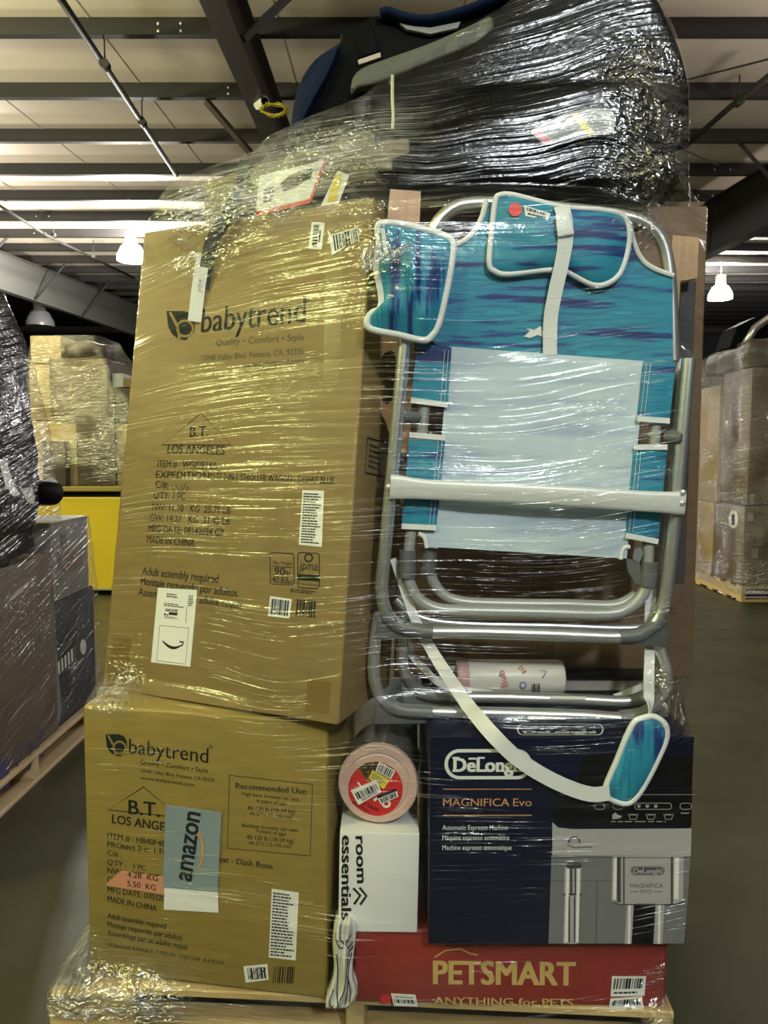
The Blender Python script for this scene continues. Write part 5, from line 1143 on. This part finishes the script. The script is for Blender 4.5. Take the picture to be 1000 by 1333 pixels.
ctrl = [(200, 420, .22, 1), (300, 350, .2, 1), (300, 560, .12, 1), (200, 640, .04, 1), (430, 640, .08, 1), (430, 890, .35, 1), (250, 850, .0, 1), (200, 980, -.06, 1), (350, 1100, -.04, 1), (300, 1270, -.05, 1), (700, 330, .10, 1), (640, 430, .1, 1), (700, 560, .2, 1), (700, 720, .02, 1), (700, 900, .02, 1), (800, 1180, .22, 1), (640, 1150, .12, 1), (640, 1040, -.05, 1), (700, 1290, .22, 1), (560, 1230, .05, 1), (600, 150, .5, 1), (690, 80, .6, 1), (620, 90, .6, 1), (760, 60, .5, 1), (720, 140, .35, 1), (600, 200, .3, 1), (700, 210, .15, 1), (700, 260, -.02, 1), (560, 235, .12, 1), (850, 150, -.5, 1), (860, 220, -.45, 1), (300, 250, .4, 1), (260, 275, .35, 1), (420, 200, .42, 1), (480, 160, .5, 1), (360, 235, .4, 1), (430, 265, .2, 1), (480, 1060, .03, 1)]
CP = [(at(x, y, 1.55).x, at(x, y, 1.55).z, s) for x, y, s, _ in ctrl]
def slope(x, z):
    w = 0; a = 0
    for cx, cz, s in CP:
        k = 1 / ((cx - x) ** 2 + (cz - z) ** 2 + .012) ** 1.5; w += k; a += k * s * (x - cx)
    return a / w
crz = [(236, 258, 42, 1.0), (280, 240, 32, .9), (212, 290, 24, .9), (330, 222, 38, .8), (400, 175, 40, .7), (460, 150, 40, .6), (868, 60, 42, .8), (884, 130, 42, .9), (872, 200, 48, .8), (850, 275, 36, .7), (890, 900, 40, .8), (140, 905, 26, .8), (100, 1300, 60, 1.0), (180, 1308, 60, .8), (560, 1322, 80, .3), (500, 330, 30, .5), (880, 1250, 40, .5), (850, 1310, 40, .5), (480, 960, 40, .25), (470, 280, 40, .5), (900, 800, 40, .5)]
CZ_ = [(at(x, y, 1.55).x, at(x, y, 1.55).z, r / FPX * 1.55, a) for x, y, r, a in crz]
layz = [(238, 256, 38, 1.0), (310, 228, 42, .8), (208, 292, 26, .9), (360, 215, 55, .8), (430, 185, 55, .65), (500, 160, 45, .4), (430, 235, 40, .4), (100, 1305, 55, .9), (190, 1312, 70, .6), (400, 1325, 60, .3), (870, 60, 40, .12), (884, 150, 40, .18), (140, 905, 22, .4), (870, 1280, 40, .25)]
LZ_ = [(at(x, y, 1.6).x, at(x, y, 1.6).z, r / FPX * 1.6, a) for x, y, r, a in layz]
vs = []; uvs = []; crk = []; lay = []; NF = 330; NS = 14
colx = np.linspace(0, 1, NF)
fs = []
for i, z in enumerate(zs):
    row = []
    for k in range(NS): row.append((XLm[i], None, 1 - k / NS, 'l'))
    for t in colx: row.append((XLm[i] + (XRm[i] - XLm[i]) * t, t, 0, 'f'))
    for k in range(1, NS + 1): row.append((XRm[i], None, k / NS, 'r'))
    for x, t, d, s_ in row:
        yf = float(np.interp(x, GX, YY[i])) - .006
        if s_ == 'f': px_, py_ = x, yf; u = x
        else:
            yb_ = 2.05; px_ = x + (.0 if s_ == 'l' else .0); py_ = yf + (yb_ - yf) * d; u = x + (d * .5 if s_ == 'r' else -d * .5)
        c = 0.02
        for cx, cz, r, a in CZ_:
            q = ((px_ - cx) ** 2 + (z - cz) ** 2) / (r * r)
            if q < 6: c = max(c, a * math.exp(-q))
        p = V((px_, py_, z))
        lw = 0
        for cx, cz, r, a in LZ_:
            q = ((px_ - cx) ** 2 + (z - cz) ** 2) / (r * r)
            if q < 5: lw = max(lw, a * math.exp(-q))
        lay.append(lw)
        dis = 0
        if c > .08:
            nn = abs(noise.noise(p * 38)) + .6 * abs(noise.noise(p * 80 + V((3, 1, 2))))
            dis = c * .013 * nn
        if s_ == 'f' and .01 < t < .99: p.y -= dis
        elif s_ == 'f': p.x += (dis if t > .5 else -dis)
        else: p.x += dis if s_ == 'r' else -dis
        vs.append(p); crk.append(c); sl_ = slope(px_, z)
        uvs.append((u, z - sl_))
# top border of the film, ragged
bx = [p.x for p in outline_l]; bz = [p.z for p in outline_l]
RW_ = NF + 2 * NS
for i in range(len(zs) - 1):
    for k in range(RW_ - 1):
        a = i * RW_ + k; p = vs[a]
        lim = np.interp(p.x, bx, bz) + .012 * noise.noise(V((p.x * 30, 0, 0))) + .012
        if p.x < bx[-1] and p.z > lim and p.z > 1.5: continue
        fs.append((a, a + 1, a + RW_ + 1, a + RW_))
# drop faces over the gap where rows jump
fs = [f for f in fs if max((vs[f[0]] - vs[f[2]]).length, (vs[f[1]] - vs[f[3]]).length) < .12 or True]
used = sorted({i for f in fs for i in f}); rm = {o_: n_ for n_, o_ in enumerate(used)}
film_obj('stretch_wrap', [vs[i] for i in used], [tuple(rm[i] for i in f) for f in fs], [uvs[i] for i in used], [crk[i] for i in used], m_film, 'clear glossy stretch film wound tightly around the whole stack on the front pallet', (0, 1.5, .07), [lay[i] for i in used])

# films of the neighbouring loads: rounded rings around each load
def ring_film(rings, label, m, amp=.012, slope_=.15, crk_=.3, name='stretch_wrap', n=150, rr=.06, nz=70, lay_=.5, ztop_=9, lay2=.6):
    zz_ = [r[0] for r in rings]; vs = []; uvs = []; fs = []; ck = []
    for z in np.linspace(zz_[0], zz_[-1], nz):
        x0, x1, y0, y1 = [np.interp(z, zz_, [r[k] for r in rings]) for k in (1, 2, 3, 4)]
        P = []
        for cx, cy, a0 in ((x1 - rr, y0 + rr, -90), (x1 - rr, y1 - rr, 0), (x0 + rr, y1 - rr, 90), (x0 + rr, y0 + rr, 180)):
            for i in range(6): a = math.radians(a0 + 90 * i / 5); P.append((cx + rr * math.cos(a), cy + rr * math.sin(a)))
        P.append(P[0]); P = np.array(P); L_ = np.r_[0, np.cumsum(np.hypot(*np.diff(P, axis=0).T))]
        for k in range(n + 1):
            s_ = L_[-1] * k / n; x = np.interp(s_, L_, P[:, 0]); y = np.interp(s_, L_, P[:, 1])
            p = V((x, y, z)); c = V(((x0 + x1) / 2, (y0 + y1) / 2, z)); d = (p - c).normalized()
            w = noise.noise(p * 6) * .5 + abs(noise.noise(p * 17)) * .6
            vs.append(p + d * amp * (.4 + w)); uvs.append((s_, z - slope_ * s_)); ck.append(crk_ * (.5 + noise.noise(p * 4)))
    for i in range(nz - 1):
        for k in range(n): a = i * (n + 1) + k; fs.append((a, a + 1, a + n + 2, a + n + 1))
    return film_obj(name, vs, fs, uvs, np.clip(ck, 0, 1), m, label, (rings[0][1], rings[0][3], zz_[0]), np.clip(np.array(ck) * np.array([lay_ if p.z < ztop_ else lay2 for p in vs]), 0, 1))
ring_film([(.16, xl - .65, xl + .02, 1.88, yB + .02), (zP, xl - .65, xl + .025, 1.88, yB - .02), (zl(95, 676), xl - .65, xl + .02, 1.88, yB - .09), (zB + .12, xl - .68, xl + .085, 1.86, YL(64)), (zl(45, 560), xl - .7, xl + .07, 1.86, YL(57)), (zl(20, 470), xl - .66, xl + .04, 1.86, YL(50)), (zl(5, 380), xl - .62, xl - .0, 1.9, YL(28))],
          'grey hazy stretch film around the load on the left pallet', m_film_left, .012, .28, .15, lay_=.0, ztop_=zB + .06, lay2=1.4)
a_ = at(40, 632, 6.70); b_ = at(200, 632, 6.70)
ring_film([(a_.z, a_.x, b_.x, 6.66, 7.5), (at(100, 548, 6.7).z, a_.x - .02, b_.x - .05, 6.68, 7.5), (at(100, 470, 6.7).z, a_.x - .02, at(142, 500, 6.7).x, 6.72, 7.45), (at(100, 434, 6.7).z, a_.x, at(122, 450, 6.7).x, 6.8, 7.4)],
          'shiny stretch film around the boxes on the yellow bin', m_film_bg, .02, .1, .6, lay_=.05)
ring_film([(.08, XR - .03, XR + 1.23, YR - .03, YR + 1.17), (z1, XR - .04, XR + 1.23, YR - .03, YR + 1.16), (z3 - .1, XR - .05, XR + 1.22, YR - .02, YR + 1.14), (rz(455), XR - .06, XR + 1.1, YR - .0, YR + 1.0), (rz(440), XR + .1, XR + 1.0, YR + .1, YR + .9)],
          'crinkled stretch film around the load on the right pallet', m_film_bg, .025, .1, .9, lay_=.12)

# twisted end of the film knotted over the chair's pouch
kp = catmull([at(x, y, Y) for x, y, Y in ((536, 318, 1.488), (518, 328, 1.484), (500, 334, 1.480), (486, 334, 1.476), (474, 338, 1.478), (470, 346, 1.48))], 6); kr = np.interp(np.linspace(0, 1, len(kp)), [0, .3, .55, .75, .92, 1], [.004, .010, .018, .024, .020, .006])
kv = []; kf = []; ku = []; sg = 22
for i, p in enumerate(kp):
    for k in range(sg):
        a = 2 * math.pi * k / sg; r = kr[i] * (1 + .35 * noise.noise(V((math.cos(a) * 1.5, math.sin(a) * 1.5, i * .12))))
        kv.append(p + V((0, -math.cos(a) * r * .6, math.sin(a) * r))); ku.append((a * .02, i * .005))
kf = [(i * sg + k, i * sg + (k + 1) % sg, (i + 1) * sg + (k + 1) % sg, (i + 1) * sg + k) for i in range(len(kp) - 1) for k in range(sg)]
sw = bpy.data.objects['stretch_wrap']
ko = film_obj('film_knot', kv, kf, ku, [.5] * len(kv), m_film, 'x', sw.location, [.35] * len(kv)); del ko['category']; ko['label'] = 'twisted knot of clear film over the turquoise pouch'; ko.parent = sw; ko.location = (0, 0, 0)
